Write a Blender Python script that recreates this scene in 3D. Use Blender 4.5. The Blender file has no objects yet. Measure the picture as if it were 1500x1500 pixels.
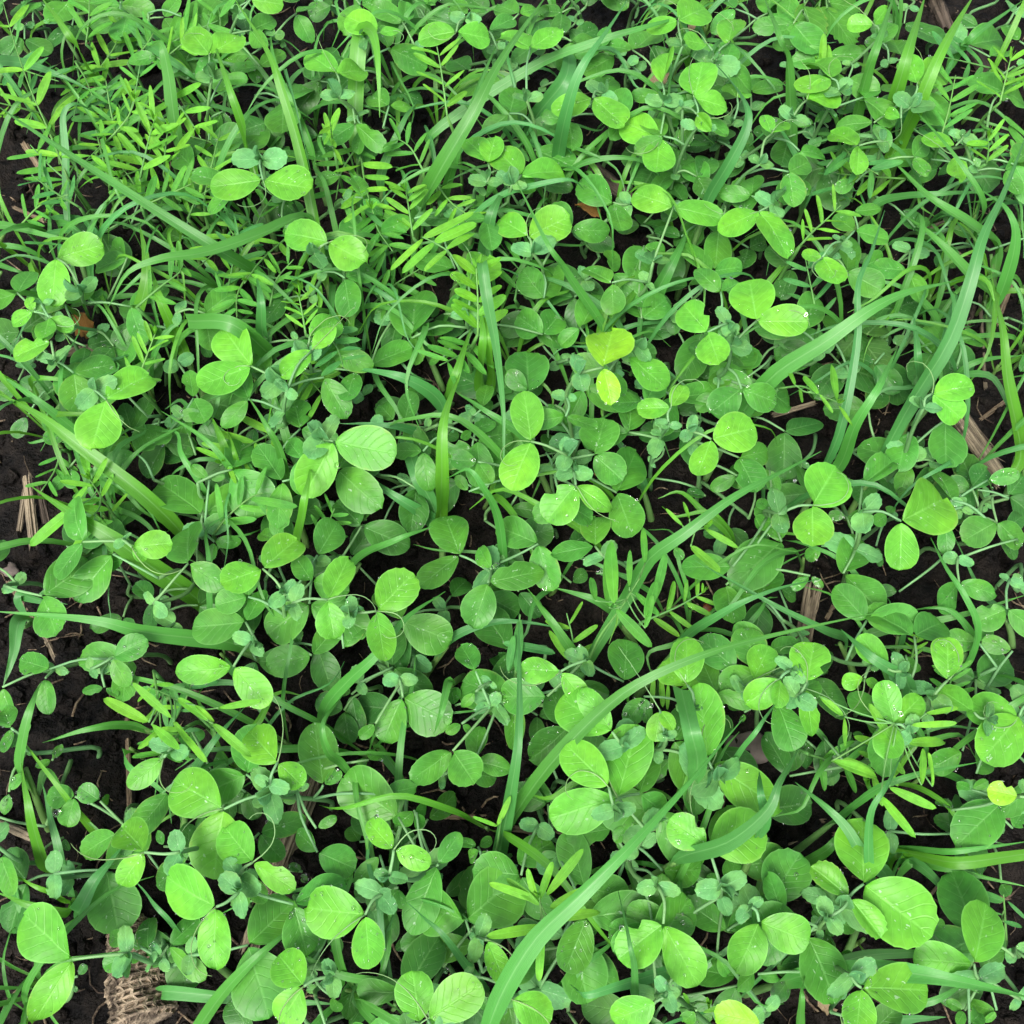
import bpy, math, random
import numpy as np
from mathutils import Vector, Matrix, noise as mnoise

random.seed(11)
R = math.radians
SC = bpy.context.scene
COL = SC.collection

# ------------------------------------------------------------------ camera
PITCH, FOV, CAMH = 63.0, 50.0, 0.68
ctr_z = 0.05
cam_y = -(CAMH - ctr_z) / math.tan(R(PITCH))
CAM = Vector((0, cam_y, CAMH))
cd = bpy.data.cameras.new("camera")
cd.sensor_fit = 'HORIZONTAL'
cd.angle = R(FOV)
cd.clip_start, cd.clip_end = 0.01, 200
cam = bpy.data.objects.new("camera", cd)
cam.location = CAM
cam.rotation_euler = (R(90 - PITCH), 0, 0)
COL.objects.link(cam)
SC.camera = cam

# ------------------------------------------------------------------ sky, sun, exposure
SUN_EL, SUN_AZ = 58.0, 205.0          # high veiled sun, a little behind and beside the camera
w = bpy.data.worlds.new("World")
SC.world = w
w.use_nodes = True
nt = w.node_tree
bg = nt.nodes["Background"]
sky = nt.nodes.new("ShaderNodeTexSky")
sky.sky_type = 'NISHITA'
sky.sun_disc = False
sky.sun_elevation = R(SUN_EL)
sky.sun_rotation = R(SUN_AZ)
sky.air_density, sky.dust_density = 1.0, 4.0
hs = nt.nodes.new("ShaderNodeHueSaturation")      # cloud cover greys the blue
hs.inputs["Saturation"].default_value = 0.45
nt.links.new(sky.outputs[0], hs.inputs["Color"])
nt.links.new(hs.outputs[0], bg.inputs["Color"])
bg.inputs["Strength"].default_value = 0.092
sl = bpy.data.lights.new("sun", 'SUN')
sl.energy = 1.5
sl.angle = R(22)
sl.color = (1.0, 0.97, 0.92)
so = bpy.data.objects.new("sun", sl)
so.rotation_euler = (R(90 - SUN_EL), 0, R(180 - SUN_AZ))
COL.objects.link(so)
vs = SC.view_settings
vs.view_transform = 'Standard'
vs.look = 'None'
vs.gamma = 1
vs.use_curve_mapping = False
vs.exposure = 1.3
SC.cycles.max_bounces = 5
SC.cycles.diffuse_bounces = 3
SC.cycles.glossy_bounces = 2
SC.cycles.transmission_bounces = 4
SC.cycles.use_adaptive_sampling = True
SC.cycles.adaptive_threshold = 0.02

# ------------------------------------------------------------------ helpers
TF = math.tan(R(FOV / 2))
FWD = Vector((0, math.cos(R(PITCH)), -math.sin(R(PITCH))))
UPV = Vector((0, math.sin(R(PITCH)), math.cos(R(PITCH))))
RGT = Vector((1, 0, 0))

def P(px, py, z):
    """a point at height z whose direction from the camera is photo pixel (px, py)"""
    d = FWD + RGT * ((px - 750) / 750 * TF) + UPV * ((750 - py) / 750 * TF)
    return CAM + d * ((z - CAM.z) / d.z)

def pix(p):
    v = Vector(p) - CAM
    f = v.dot(FWD)
    return (750 + v.dot(RGT) / f / TF * 750, 750 - v.dot(UPV) / f / TF * 750)

def rnd(a, b):
    return random.uniform(a, b)

def gz(x, y):
    """soil height"""
    v = Vector((x, y, 0.0))
    z = 0.014 * mnoise.noise(v * 6.0)
    z += 0.007 * mnoise.noise(v * 17.0 + Vector((3, 1, 5)))
    return z

def mesh_obj(name, verts, faces, mat, parent=None, loc=None, uvs=None, smooth=True):
    me = bpy.data.meshes.new(name)
    me.from_pydata([tuple(v) for v in verts], [], faces)
    if uvs is not None:
        ul = me.uv_layers.new(name="UVMap")
        li = np.empty(len(me.loops), dtype=np.int32)
        me.loops.foreach_get("vertex_index", li)
        ul.data.foreach_set("uv", np.asarray(uvs, dtype=np.float32)[li].ravel())
    if smooth:
        me.polygons.foreach_set("use_smooth", [True] * len(me.polygons))
    me.materials.append(mat)
    me.update()
    o = bpy.data.objects.new(name, me)
    COL.objects.link(o)
    if parent is not None:
        o.parent = parent
    if loc is not None:
        o.location = loc
    return o

def inst(name, me, parent, mat4, color):
    o = bpy.data.objects.new(name, me)
    COL.objects.link(o)
    o.parent = parent
    o.matrix_local = mat4
    o.color = (*color, 1)
    return o

THINGS = []
def thing(name, loc, cat, group=None, px=None, desc=None, kindword=None):
    o = bpy.data.objects.new(name, None)
    o.empty_display_size = 0.01
    o.location = loc
    COL.objects.link(o)
    o["category"] = cat
    if group:
        o["group"] = group
    THINGS.append(dict(o=o, px=px, desc=desc, kw=kindword))
    return o

def frames(pts):
    n = len(pts)
    T = []
    for i in range(n):
        a, b = pts[max(i - 1, 0)], pts[min(i + 1, n - 1)]
        t = b - a
        T.append(t.normalized() if t.length > 1e-9 else Vector((0, 0, 1)))
    return T

def tube_geo(pts, rad, sides=6):
    T = frames(pts)
    ref = Vector((0.31, 0.17, 0.93)) if abs(T[0].z) < 0.8 else Vector((1, 0.2, 0))
    V, F = [], []
    for i, p in enumerate(pts):
        s = T[i].cross(ref)
        if s.length < 1e-6:
            s = Vector((1, 0, 0))
        s.normalize()
        ref = s.cross(T[i])
        r = rad[i] if hasattr(rad, '__len__') else rad
        for k in range(sides):
            a = 2 * math.pi * k / sides
            V.append(p + s * (r * math.cos(a)) + ref * (r * math.sin(a)))
    n = len(pts)
    for i in range(n - 1):
        for k in range(sides):
            k2 = (k + 1) % sides
            F.append((i * sides + k, i * sides + k2, (i + 1) * sides + k2, (i + 1) * sides + k))
    F.append(tuple(range(sides))[::-1])
    F.append(tuple((n - 1) * sides + k for k in range(sides)))
    return V, F

def tube(name, pts, rad, mat, parent, off, sides=6, color=None):
    V, F = tube_geo([p - off for p in pts], rad, sides)
    o = mesh_obj(name, V, F, mat, parent)
    if color:
        o.color = (*color, 1)
    return o

def catmull(P_, m):
    """smooth polyline through the points, m samples"""
    n = len(P_)
    if n == 2:
        return [P_[0].lerp(P_[1], i / (m - 1)) for i in range(m)]
    out = []
    for i in range(m):
        f = i / (m - 1) * (n - 1)
        k = min(int(f), n - 2)
        t = f - k
        p1, p2 = P_[k], P_[k + 1]
        p0 = P_[k - 1] if k > 0 else p1 * 2 - p2
        p3 = P_[k + 2] if k + 2 < n else p2 * 2 - p1
        out.append(0.5 * ((2 * p1) + (p2 - p0) * t + (2 * p0 - 5 * p1 + 4 * p2 - p3) * t * t + (3 * p1 - p0 - 3 * p2 + p3) * t ** 3))
    return out

# ------------------------------------------------------------------ materials
class NB:
    def __init__(s, name):
        s.m = bpy.data.materials.new(name)
        s.m.use_nodes = True
        s.t = s.m.node_tree
        s.bsdf = s.t.nodes["Principled BSDF"]
        s.out = s.t.nodes["Material Output"]
    def n(s, typ, **kw):
        nd = s.t.nodes.new(typ)
        for k, v in kw.items():
            setattr(nd, k, v)
        return nd
    def put(s, sock, v):
        if isinstance(v, bpy.types.NodeSocket):
            s.t.links.new(v, sock)
        else:
            sock.default_value = v
    def math(s, op, a, b=0.0, c=0.0, clamp=False):
        nd = s.n("ShaderNodeMath", operation=op, use_clamp=clamp)
        for i, v in enumerate((a, b, c)):
            s.put(nd.inputs[i], v)
        return nd.outputs[0]
    def mix(s, f, a, b, blend='MIX'):
        nd = s.n("ShaderNodeMix", data_type='RGBA', blend_type=blend)
        s.put(nd.inputs[0], f)
        for i, v in ((6, a), (7, b)):
            s.put(nd.inputs[i], v if isinstance(v, bpy.types.NodeSocket) else (*v[:3], 1))
        return nd.outputs[2]
    def noise(s, vec, scale, detail=3, rough=0.5):
        nd = s.n("ShaderNodeTexNoise")
        s.put(nd.inputs["Vector"], vec)
        nd.inputs["Scale"].default_value = scale
        nd.inputs["Detail"].default_value = detail
        nd.inputs["Roughness"].default_value = rough
        return nd.outputs["Fac"]
    def smooth(s, v, lo, hi):
        nd = s.n("ShaderNodeMapRange", interpolation_type='SMOOTHSTEP')
        s.put(nd.inputs[0], v)
        nd.inputs[1].default_value, nd.inputs[2].default_value = lo, hi
        return nd.outputs[0]
    def scalecol(s, col, f):
        nd = s.n("ShaderNodeVectorMath", operation='SCALE')
        s.put(nd.inputs[0], col)
        s.put(nd.inputs[3], f)
        return nd.outputs[0]
    def bump(s, h, strength, dist):
        nd = s.n("ShaderNodeBump")
        nd.inputs["Strength"].default_value = strength
        nd.inputs["Distance"].default_value = dist
        s.put(nd.inputs["Height"], h)
        s.t.links.new(nd.outputs[0], s.bsdf.inputs["Normal"])
        return nd.outputs[0]
    def leafy(s, col, trans, tint, normal=None):
        """reflecting blade plus light shining through it"""
        tr = s.n("ShaderNodeBsdfTranslucent")
        s.t.links.new(s.mix(1.0, col, tint, 'MULTIPLY'), tr.inputs["Color"])
        if normal is not None:
            s.t.links.new(normal, tr.inputs["Normal"])
        mx = s.n("ShaderNodeMixShader")
        mx.inputs[0].default_value = trans
        s.t.links.new(s.bsdf.outputs[0], mx.inputs[1])
        s.t.links.new(tr.outputs[0], mx.inputs[2])
        s.t.links.new(mx.outputs[0], s.out.inputs["Surface"])

def leaf_material(name, veins=6.5, slant=0.30, fleck=True, edge=0.5, rough=0.34, trans=0.20, vein_amt=0.32):
    b = NB(name)
    oi = b.n("ShaderNodeObjectInfo")
    tc = b.n("ShaderNodeTexCoord")
    sp = b.n("ShaderNodeSeparateXYZ")
    b.t.links.new(tc.outputs["UV"], sp.inputs[0])
    u = b.math('MULTIPLY_ADD', sp.outputs[0], 2.0, -1.0)
    t = sp.outputs[1]
    au = b.math('ABSOLUTE', u)
    # per-leaf offset for the noises
    off = b.n("ShaderNodeVectorMath", operation='ADD')
    b.t.links.new(tc.outputs["Object"], off.inputs[0])
    cx = b.n("ShaderNodeCombineXYZ")
    b.t.links.new(b.math('MULTIPLY', oi.outputs["Random"], 37.0), cx.inputs[0])
    b.t.links.new(b.math('MULTIPLY', oi.outputs["Random"], 11.0), cx.inputs[2])
    b.t.links.new(cx.outputs[0], off.inputs[1])
    v3 = off.outputs[0]
    n1 = b.noise(v3, 2.2, 2)
    n2 = b.noise(v3, 9.0, 3)
    mid = b.math('MULTIPLY', b.smooth(au, 0.085, 0.0), b.math('MULTIPLY_ADD', t, -0.75, 1.0))
    s = b.math('ADD', b.math('MULTIPLY_ADD', au, -slant, t), b.math('MULTIPLY', n1, 0.16))
    fr = b.math('FRACT', b.math('MULTIPLY', s, veins))
    tri = b.math('MULTIPLY', b.math('ABSOLUTE', b.math('SUBTRACT', fr, 0.5)), 2.0)
    lat = b.math('MULTIPLY', b.smooth(tri, 0.80, 1.0), b.math('MULTIPLY_ADD', au, -0.7, 1.0))
    var = b.math('ADD', b.math('MULTIPLY_ADD', n1, 0.7, 0.50), b.math('MULTIPLY_ADD', n2, 0.55, -0.13))
    col = b.scalecol(oi.outputs["Color"], var)
    drift = b.noise(v3, 1.1, 1)
    col = b.mix(b.math('MULTIPLY', b.smooth(drift, 0.42, 0.70), 0.6), col, b.mix(1.0, col, (1.3, 1.06, 0.7), 'MULTIPLY'))
    # some old leaves yellow and brown from the rim
    rim = b.math('MULTIPLY', b.smooth(b.math('ADD', au, b.math('MULTIPLY', n2, 0.5)), 1.12, 1.32), b.smooth(oi.outputs["Random"], 0.80, 0.90))
    col = b.mix(b.math('MULTIPLY', rim, 0.4), col, (0.30, 0.24, 0.05))
    vein = b.math('ADD', b.math('MULTIPLY', mid, 0.75), b.math('MULTIPLY', lat, vein_amt), clamp=True)
    pale = b.mix(0.22, b.scalecol(oi.outputs["Color"], 1.45), (0.42, 0.62, 0.30))
    col = b.mix(vein, col, pale)
    if edge:
        col = b.mix(b.math('MULTIPLY', b.smooth(au, 0.90, 1.0), edge), col, pale)
    # thin, small brown scars
    n3 = n2
    col = b.mix(b.math('MULTIPLY', b.smooth(n3, 0.74, 0.80), 0.45), col, (0.16, 0.16, 0.04))
    if fleck:
        st = b.n("ShaderNodeMapping")
        st.inputs["Scale"].default_value = (9, 4.5, 1)
        b.t.links.new(v3, st.inputs[0])
        n4 = b.noise(st.outputs[0], 1.7, 2, 0.6)
        f = b.math('MULTIPLY', b.smooth(n4, 0.66, 0.70), b.smooth(au, 0.75, 0.2))
        f = b.math('MULTIPLY', f, b.smooth(oi.outputs["Random"], 0.30, 0.55))
        col = b.mix(b.math('MULTIPLY', f, 0.6), col, (0.50, 0.70, 0.48))
    b.put(b.bsdf.inputs["Base Color"], col)
    b.put(b.bsdf.inputs["Roughness"], b.math('MULTIPLY_ADD', n2, 0.2, rough))
    b.bsdf.inputs["Specular IOR Level"].default_value = 0.36
    h = b.math('ADD', b.math('MULTIPLY', lat, -0.5), b.math('MULTIPLY', mid, -0.8))
    nrm = b.bump(h, 0.35, 0.0012)
    b.leafy(col, trans, (1.25, 1.25, 0.55), nrm)
    return b.m

M_LEAF = leaf_material("pea_leaf")
M_STIP = leaf_material("pea_stipule", veins=5, slant=0.6, fleck=True, edge=0.35, rough=0.55, trans=0.2, vein_amt=0.4)
M_VETCH = leaf_material("vetch_leaf", veins=9, slant=0.2, fleck=False, edge=0.25, rough=0.5, trans=0.28, vein_amt=0.12)
M_WEED = leaf_material("weed_leaf", veins=6, slant=0.45, fleck=False, edge=0.15, rough=0.55, trans=0.22, vein_amt=0.55)

def blade_material():
    b = NB("grass_blade")
    oi = b.n("ShaderNodeObjectInfo")
    tc = b.n("ShaderNodeTexCoord")
    sp = b.n("ShaderNodeSeparateXYZ")
    b.t.links.new(tc.outputs["UV"], sp.inputs[0])
    u, t = sp.outputs[0], sp.outputs[1]
    mp = b.n("ShaderNodeMapping")
    mp.inputs["Scale"].default_value = (34, 1.2, 1)
    b.t.links.new(tc.outputs["UV"], mp.inputs[0])
    st = b.noise(mp.outputs[0], 1.0, 2, 0.6)
    n1 = b.noise(tc.outputs["Object"], 28.0, 2)
    n2 = b.noise(tc.outputs["Object"], 260.0, 2)
    ridge = b.math('SINE', b.math('MULTIPLY', u, 88.0))
    var = b.math('ADD', b.math('MULTIPLY_ADD', st, 0.55, 0.55), b.math('MULTIPLY_ADD', n1, 0.5, -0.06))
    col = b.scalecol(oi.outputs["Color"], var)
    au = b.math('ABSOLUTE', b.math('MULTIPLY_ADD', u, 2.0, -1.0))
    col = b.mix(b.math('MULTIPLY', b.smooth(au, 0.10, 0.0), 0.35), col, (0.25, 0.50, 0.20))
    # paler sheath at the foot, straw-coloured nicks near the tip
    col = b.mix(b.math('MULTIPLY', b.smooth(t, 0.16, 0.0), 0.5), col, (0.22, 0.36, 0.12))
    scar = b.math('MULTIPLY', b.smooth(b.noise(mp.outputs[0], 2.3, 1), 0.74, 0.8), b.smooth(t, 0.3, 1.0))
    col = b.mix(b.math('MULTIPLY', scar, 0.5), col, (0.32, 0.30, 0.12))
    b.put(b.bsdf.inputs["Base Color"], col)
    b.put(b.bsdf.inputs["Roughness"], b.math('MULTIPLY_ADD', st, 0.2, 0.33))
    b.bsdf.inputs["Specular IOR Level"].default_value = 0.7
    nrm = b.bump(b.math('ADD', b.math('MULTIPLY', ridge, 0.4), b.math('ADD', st, b.math('MULTIPLY', n2, 0.3))), 0.22, 0.0005)
    b.leafy(col, 0.27, (1.2, 1.2, 0.55), nrm)
    return b.m
M_BLADE = blade_material()

def stalk_material(name):
    b = NB(name)
    oi = b.n("ShaderNodeObjectInfo")
    tc = b.n("ShaderNodeTexCoord")
    n1 = b.noise(tc.outputs["Object"], 60, 3)
    col = b.scalecol(oi.outputs["Color"], b.math('MULTIPLY_ADD', n1, 0.6, 0.7))
    b.put(b.bsdf.inputs["Base Color"], col)
    b.bsdf.inputs["Roughness"].default_value = 0.5
    b.bsdf.inputs["Specular IOR Level"].default_value = 0.35
    b.bump(b.noise(tc.outputs["Object"], 500, 2), 0.2, 0.0006)
    return b.m
M_STEM = stalk_material("green_stem")

def soil_material():
    b = NB("wet_soil")
    tc = b.n("ShaderNodeTexCoord")
    o = tc.outputs["Object"]
    n1 = b.noise(o, 9, 4, 0.6)
    n2 = b.noise(o, 90, 5, 0.65)
    n3 = b.noise(o, 420, 3, 0.6)
    f = b.math('ADD', b.math('MULTIPLY', n1, 0.4), b.math('MULTIPLY', n2, 0.6))
    col = b.mix(b.smooth(f, 0.36, 0.78), (0.0016, 0.0014, 0.0013), (0.030, 0.0230, 0.0180))
    col = b.mix(b.math('MULTIPLY', b.smooth(n3, 0.66, 0.80), 0.35), col, (0.07, 0.06, 0.05))
    b.put(b.bsdf.inputs["Base Color"], col)
    b.put(b.bsdf.inputs["Roughness"], b.math('MULTIPLY_ADD', n2, 0.5, 0.35))
    b.bsdf.inputs["Specular IOR Level"].default_value = 0.16
    h = b.math('ADD', b.math('MULTIPLY', n2, 1.0), b.math('MULTIPLY', n3, 0.45))
    b.bump(h, 1.0, 0.006)
    return b.m
M_SOIL = soil_material()

def straw_material(name, c0, c1, c2, sx=160, sz=9, rough=0.75):
    """dry fibre running along the object's Z axis"""
    b = NB(name)
    tc = b.n("ShaderNodeTexCoord")
    mp = b.n("ShaderNodeMapping")
    mp.inputs["Scale"].default_value = (sx, sx, sz)
    b.t.links.new(tc.outputs["Object"], mp.inputs[0])
    n1 = b.noise(mp.outputs[0], 1.0, 4, 0.6)
    n2 = b.noise(tc.outputs["Object"], 45, 4, 0.6)
    n3 = b.noise(mp.outputs[0], 3.4, 3, 0.6)
    col = b.mix(b.smooth(n1, 0.34, 0.64), c0, c1)
    col = b.mix(b.smooth(n2, 0.46, 0.66), col, c2)
    col = b.mix(b.math('MULTIPLY', b.smooth(n3, 0.58, 0.70), 0.75), col, (0.012, 0.010, 0.008))
    b.put(b.bsdf.inputs["Base Color"], col)
    b.bsdf.inputs["Roughness"].default_value = rough
    b.bsdf.inputs["Specular IOR Level"].default_value = 0.25
    b.bump(b.math('ADD', n1, b.math('MULTIPLY', n3, 0.6)), 0.9, 0.003)
    return b.m
M_STRAW = straw_material("dry_corn_stalk", (0.07, 0.052, 0.036), (0.38, 0.31, 0.21), (0.030, 0.024, 0.019), 420, 10)
M_TWIG = straw_material("dry_straw", (0.12, 0.08, 0.05), (0.32, 0.25, 0.16), (0.06, 0.042, 0.03), 300, 25)
M_DARKSTALK = straw_material("rotten_stalk", (0.035, 0.026, 0.02), (0.13, 0.10, 0.075), (0.02, 0.016, 0.013))

def plain_noise_mat(name, c0, c1, scale=60, rough=0.7, bump=0.5, bd=0.002, spec=0.3):
    b = NB(name)
    tc = b.n("ShaderNodeTexCoord")
    n1 = b.noise(tc.outputs["Object"], scale, 4, 0.6)
    b.put(b.bsdf.inputs["Base Color"], b.mix(b.smooth(n1, 0.32, 0.68), c0, c1))
    b.bsdf.inputs["Roughness"].default_value = rough
    b.bsdf.inputs["Specular IOR Level"].default_value = spec
    b.bump(b.noise(tc.outputs["Object"], scale * 5, 3), bump, bd)
    return b.m
M_COB = plain_noise_mat("weathered_cob", (0.05, 0.036, 0.026), (0.42, 0.33, 0.23), 130, 0.85, 0.8)
M_SEED = plain_noise_mat("pea_seed_coat", (0.10, 0.028, 0.010), (0.26, 0.075, 0.022), 120, 0.4, 0.15, 0.001, 0.45)
M_STONE = plain_noise_mat("pinkish_stone", (0.10, 0.08, 0.07), (0.20, 0.16, 0.14), 40, 0.75, 0.4)
M_DEAD = plain_noise_mat("dead_leaf", (0.20, 0.075, 0.015), (0.45, 0.24, 0.06), 120, 0.6, 0.6)
M_HUSK = plain_noise_mat("pale_husk", (0.22, 0.15, 0.08), (0.46, 0.36, 0.22), 50, 0.7, 0.6)
b = NB("dew")
b.bsdf.inputs["Base Color"].default_value = (1, 1, 1, 1)
b.bsdf.inputs["Roughness"].default_value = 0.02
b.bsdf.inputs["IOR"].default_value = 1.33
b.bsdf.inputs["Transmission Weight"].default_value = 1.0
M_DEW = b.m

# ------------------------------------------------------------------ ground
def build_ground():
    inner = np.linspace(-0.60, 0.60, 420)
    outer = np.array([0.7, 0.8, 0.95, 1.2, 1.6, 2.2, 3.2, 5, 9, 18, 40])
    ax = np.concatenate([-outer[::-1], inner, outer])
    n = len(ax)
    V = []
    for j in range(n):
        y = ax[j]
        for i in range(n):
            x = ax[i]
            v = Vector((x, y, 0.0))
            z = gz(x, y)
            if abs(x) < 0.65 and abs(y) < 0.65:
                z += 0.006 * mnoise.noise(v * 55.0) + 0.0055 * abs(mnoise.noise(v * 110.0)) + 0.0022 * mnoise.noise(v * 240.0)
            V.append((x, y, z))
    F = [(j * n + i, j * n + i + 1, (j + 1) * n + i + 1, (j + 1) * n + i) for j in range(n - 1) for i in range(n - 1)]
    o = mesh_obj("ground", V, F, M_SOIL)
    o["kind"] = "structure"
    o["label"] = "dark wet crumbly soil showing between the plants"
    o["category"] = "soil"
build_ground()

PHI = (1 + 5 ** 0.5) / 2
ICO_V = [Vector(v).normalized() for v in [(-1, PHI, 0), (1, PHI, 0), (-1, -PHI, 0), (1, -PHI, 0), (0, -1, PHI), (0, 1, PHI), (0, -1, -PHI), (0, 1, -PHI), (PHI, 0, -1), (PHI, 0, 1), (-PHI, 0, -1), (-PHI, 0, 1)]]
ICO_F = [(0, 11, 5), (0, 5, 1), (0, 1, 7), (0, 7, 10), (0, 10, 11), (1, 5, 9), (5, 11, 4), (11, 10, 2), (10, 7, 6), (7, 1, 8), (3, 9, 4), (3, 4, 2), (3, 2, 6), (3, 6, 8), (3, 8, 9), (4, 9, 5), (2, 4, 11), (6, 2, 10), (8, 6, 7), (9, 8, 1)]
def subdiv(V, F):
    V = list(V)
    cache, out = {}, []
    def m(a, b):
        k = (min(a, b), max(a, b))
        if k not in cache:
            cache[k] = len(V)
            V.append(((V[a] + V[b]) / 2).normalized())
        return cache[k]
    for a, b_, c in F:
        x, y, z = m(a, b_), m(b_, c), m(c, a)
        out += [(a, x, z), (b_, y, x), (c, z, y), (x, y, z)]
    return V, out
ICO2_V, ICO2_F = subdiv(ICO_V, ICO_F)

def crumbs():
    V, F = [], []
    for k in range(9000):
        px, py = rnd(-60, 1560), rnd(-60, 1560)
        p = P(px, py, 0)
        r = 0.0010 + 0.0068 * random.random() ** 3.2
        p.z = gz(p.x, p.y) + r * 0.35
        q = Matrix.Rotation(rnd(0, 6.28), 3, 'Z') @ Matrix.Rotation(rnd(0, 3), 3, 'X')
        s = Vector((rnd(.7, 1.3), rnd(.7, 1.3), rnd(.55, 1)))
        b0 = len(V)
        for v in ICO_V:
            vv = Vector((v.x * s.x, v.y * s.y, v.z * s.z)) * (r * rnd(.72, 1.2))
            V.append(p + q @ vv)
        F += [(a + b0, b_ + b0, c + b0) for a, b_, c in ICO_F]
    o = mesh_obj("soil_crumbs", V, F, M_SOIL, smooth=False)
    o["kind"] = "stuff"
    o["label"] = "small dark crumbs of soil strewn over the ground"
    o["category"] = "soil crumbs"
crumbs()

def litter():
    V, F = [], []
    for k in range(900):
        px, py = rnd(-30, 1530), rnd(-30, 1530)
        p = P(px, py, 0)
        L = rnd(0.006, 0.03)
        a = rnd(0, 6.28)
        d = Vector((math.cos(a), math.sin(a), rnd(-.15, .15)))
        bend = Vector((-d.y, d.x, rnd(0, .4))) * rnd(-.3, .3) * L
        pts = []
        for i in range(4):
            t = i / 3
            q = p + d * (L * (t - .5)) + bend * math.sin(math.pi * t)
            q.z = gz(q.x, q.y) + 0.0025 + abs(d.z) * L * t
            pts.append(q)
        r = rnd(0.0002, 0.0008)
        v, f = tube_geo(pts, [r, r * 1.1, r, r * .5], 4)
        b0 = len(V)
        V += v
        F += [tuple(i + b0 for i in ff) for ff in f]
    o = mesh_obj("plant_litter", V, F, M_TWIG)
    o["kind"] = "stuff"
    o["label"] = "fine brown straw fibres and rootlets lying on the soil"
    o["category"] = "litter"
litter()

# ------------------------------------------------------------------ leaf shapes
def leaf_mesh(name, mat, seed, aspect, bexp=0.72, texp=0.5, serr=0.0, serr_from=0.5, fold=0.12, curl=0.0, wave=0.02, rows=17, cols=6, notch=0.0, teeth=0, lobes=0.0, bite=0):
    rg = random.Random(seed)
    V, F, UV = [], [], []
    tm = bexp / (bexp + texp)
    wm = tm ** bexp * (1 - tm) ** texp
    ph1, ph2, ph3 = rg.uniform(0, 6), rg.uniform(0, 6), rg.uniform(0, 6)
    skew = rg.uniform(-.09, .09)
    bites = [(rg.uniform(.35, .85), rg.choice((-1, 1)), rg.uniform(.25, .6)) for _ in range(bite)]
    tw_ = rg.uniform(-.25, .25)
    for i in range(rows + 1):
        t = 0.5 - 0.5 * math.cos(math.pi * i / rows)
        t = 0.35 * (i / rows) + 0.65 * t
        w = 0.5 * aspect * (max(t, 0) ** bexp * max(1 - t, 0) ** texp) / wm
        for j in range(cols + 1):
            u = -1 + 2 * j / cols
            x = u * w * (1 + skew * (1 if u > 0 else -1))
            y = t
            if j in (0, cols) and t > serr_from and 0 < i < rows:
                sgn = 1 if i % 2 else -1
                k = serr * (t - serr_from) / (1 - serr_from) * rg.uniform(.4, 1.3)
                x += sgn * k * (1 if u > 0 else -1)
                y += sgn * k * 0.7
            if lobes and j in (0, cols):
                x += (1 if u > 0 else -1) * lobes * math.sin(i * 1.9 + ph1)
            if notch and t > 0.86:
                y -= notch * (1 - abs(u)) * (t - 0.86) / 0.14
            for bt, bs, bd in bites:
                k = max(0, 1 - ((t - bt) / .10) ** 2)
                if bs * u > 0 and k:
                    x *= 1 - bd * math.sqrt(k) * min(1, abs(u) * 1.1)
            side = 1 if u > 0 else -1
            z = fold * abs(x) - 0.55 * fold * abs(x) * abs(u)
            z += wave * abs(u) * math.sin(5.5 * t + ph1 + side * 1.3) + 0.5 * wave * u * math.sin(3 * t + ph2)
            z += 0.25 * wave * math.sin(14 * t - 4 * abs(u) + ph3) * (1 - t)
            z -= curl * t * t
            z += tw_ * x * (t - .3)
            V.append((x, y, z))
            UV.append((0.5 + 0.5 * u, t))
    c = cols + 1
    for i in range(rows):
        for j in range(cols):
            F.append((i * c + j, i * c + j + 1, (i + 1) * c + j + 1, (i + 1) * c + j))
    me = bpy.data.meshes.new(name)
    me.from_pydata(V, [], F)
    ul = me.uv_layers.new(name="UVMap")
    li = np.empty(len(me.loops), dtype=np.int32)
    me.loops.foreach_get("vertex_index", li)
    ul.data.foreach_set("uv", np.asarray(UV, dtype=np.float32)[li].ravel())
    me.polygons.foreach_set("use_smooth", [True] * len(me.polygons))
    me.materials.append(mat)
    me.update()
    me["v"] = len(V)
    return me

LEAF_ROUND = [leaf_mesh("pea_leaflet", M_LEAF, s, 0.68 + 0.035 * (s % 6), 0.66 + .04 * (s % 4), 0.47 + .05 * (s % 3), [0.002, .006, .013][s % 3], 0.5, 0.15 + .09 * (s % 5), [0.02, .12, -.08, .2, .06][s % 5], 0.025 + .012 * (s % 4), notch=0.03 if s % 3 == 0 else 0, bite=1 if s == 4 else 0) for s in range(18)]
LEAF_OVAL = [leaf_mesh("pea_leaflet_oval", M_LEAF, 40 + s, 0.54 + 0.035 * (s % 5), 0.66 + .03 * (s % 3), 0.58, [0.002, .006, .012][s % 3], 0.5, 0.15 + .09 * (s % 5), [0.03, .14, -.06, .24, .08][s % 5], 0.025 + .012 * (s % 4), bite=1 if s == 5 else 0) for s in range(16)]
LEAF_FOLD = [leaf_mesh("pea_leaflet_folded", M_LEAF, 80 + s, 0.62, 0.72, 0.5, 0.02, 0.45, 1.1 + .3 * s, 0.05, 0.03) for s in range(4)]
STIP = [leaf_mesh("stipule", M_STIP, 120 + s, 0.60 + .05 * s, 0.46, 0.54, 0.018, 0.0, 0.35, 0.15 - .06 * s, 0.06, rows=13, lobes=0.006) for s in range(5)]
VETCH = [leaf_mesh("vetch_leaflet", M_VETCH, 160 + s, 0.15 + .018 * s, 0.52, 0.46, 0, 1, 0.25 + .2 * s, [.05, -.05, .12, 0, .08][s], 0.02, rows=10, cols=4) for s in range(5)]
VETCH_W = [leaf_mesh("vetch_leaflet_wide", M_VETCH, 180 + s, 0.30 + .03 * s, 0.5, 0.5, 0, 1, 0.3, .05 * s, 0.02, rows=10, cols=4) for s in range(4)]
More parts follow.
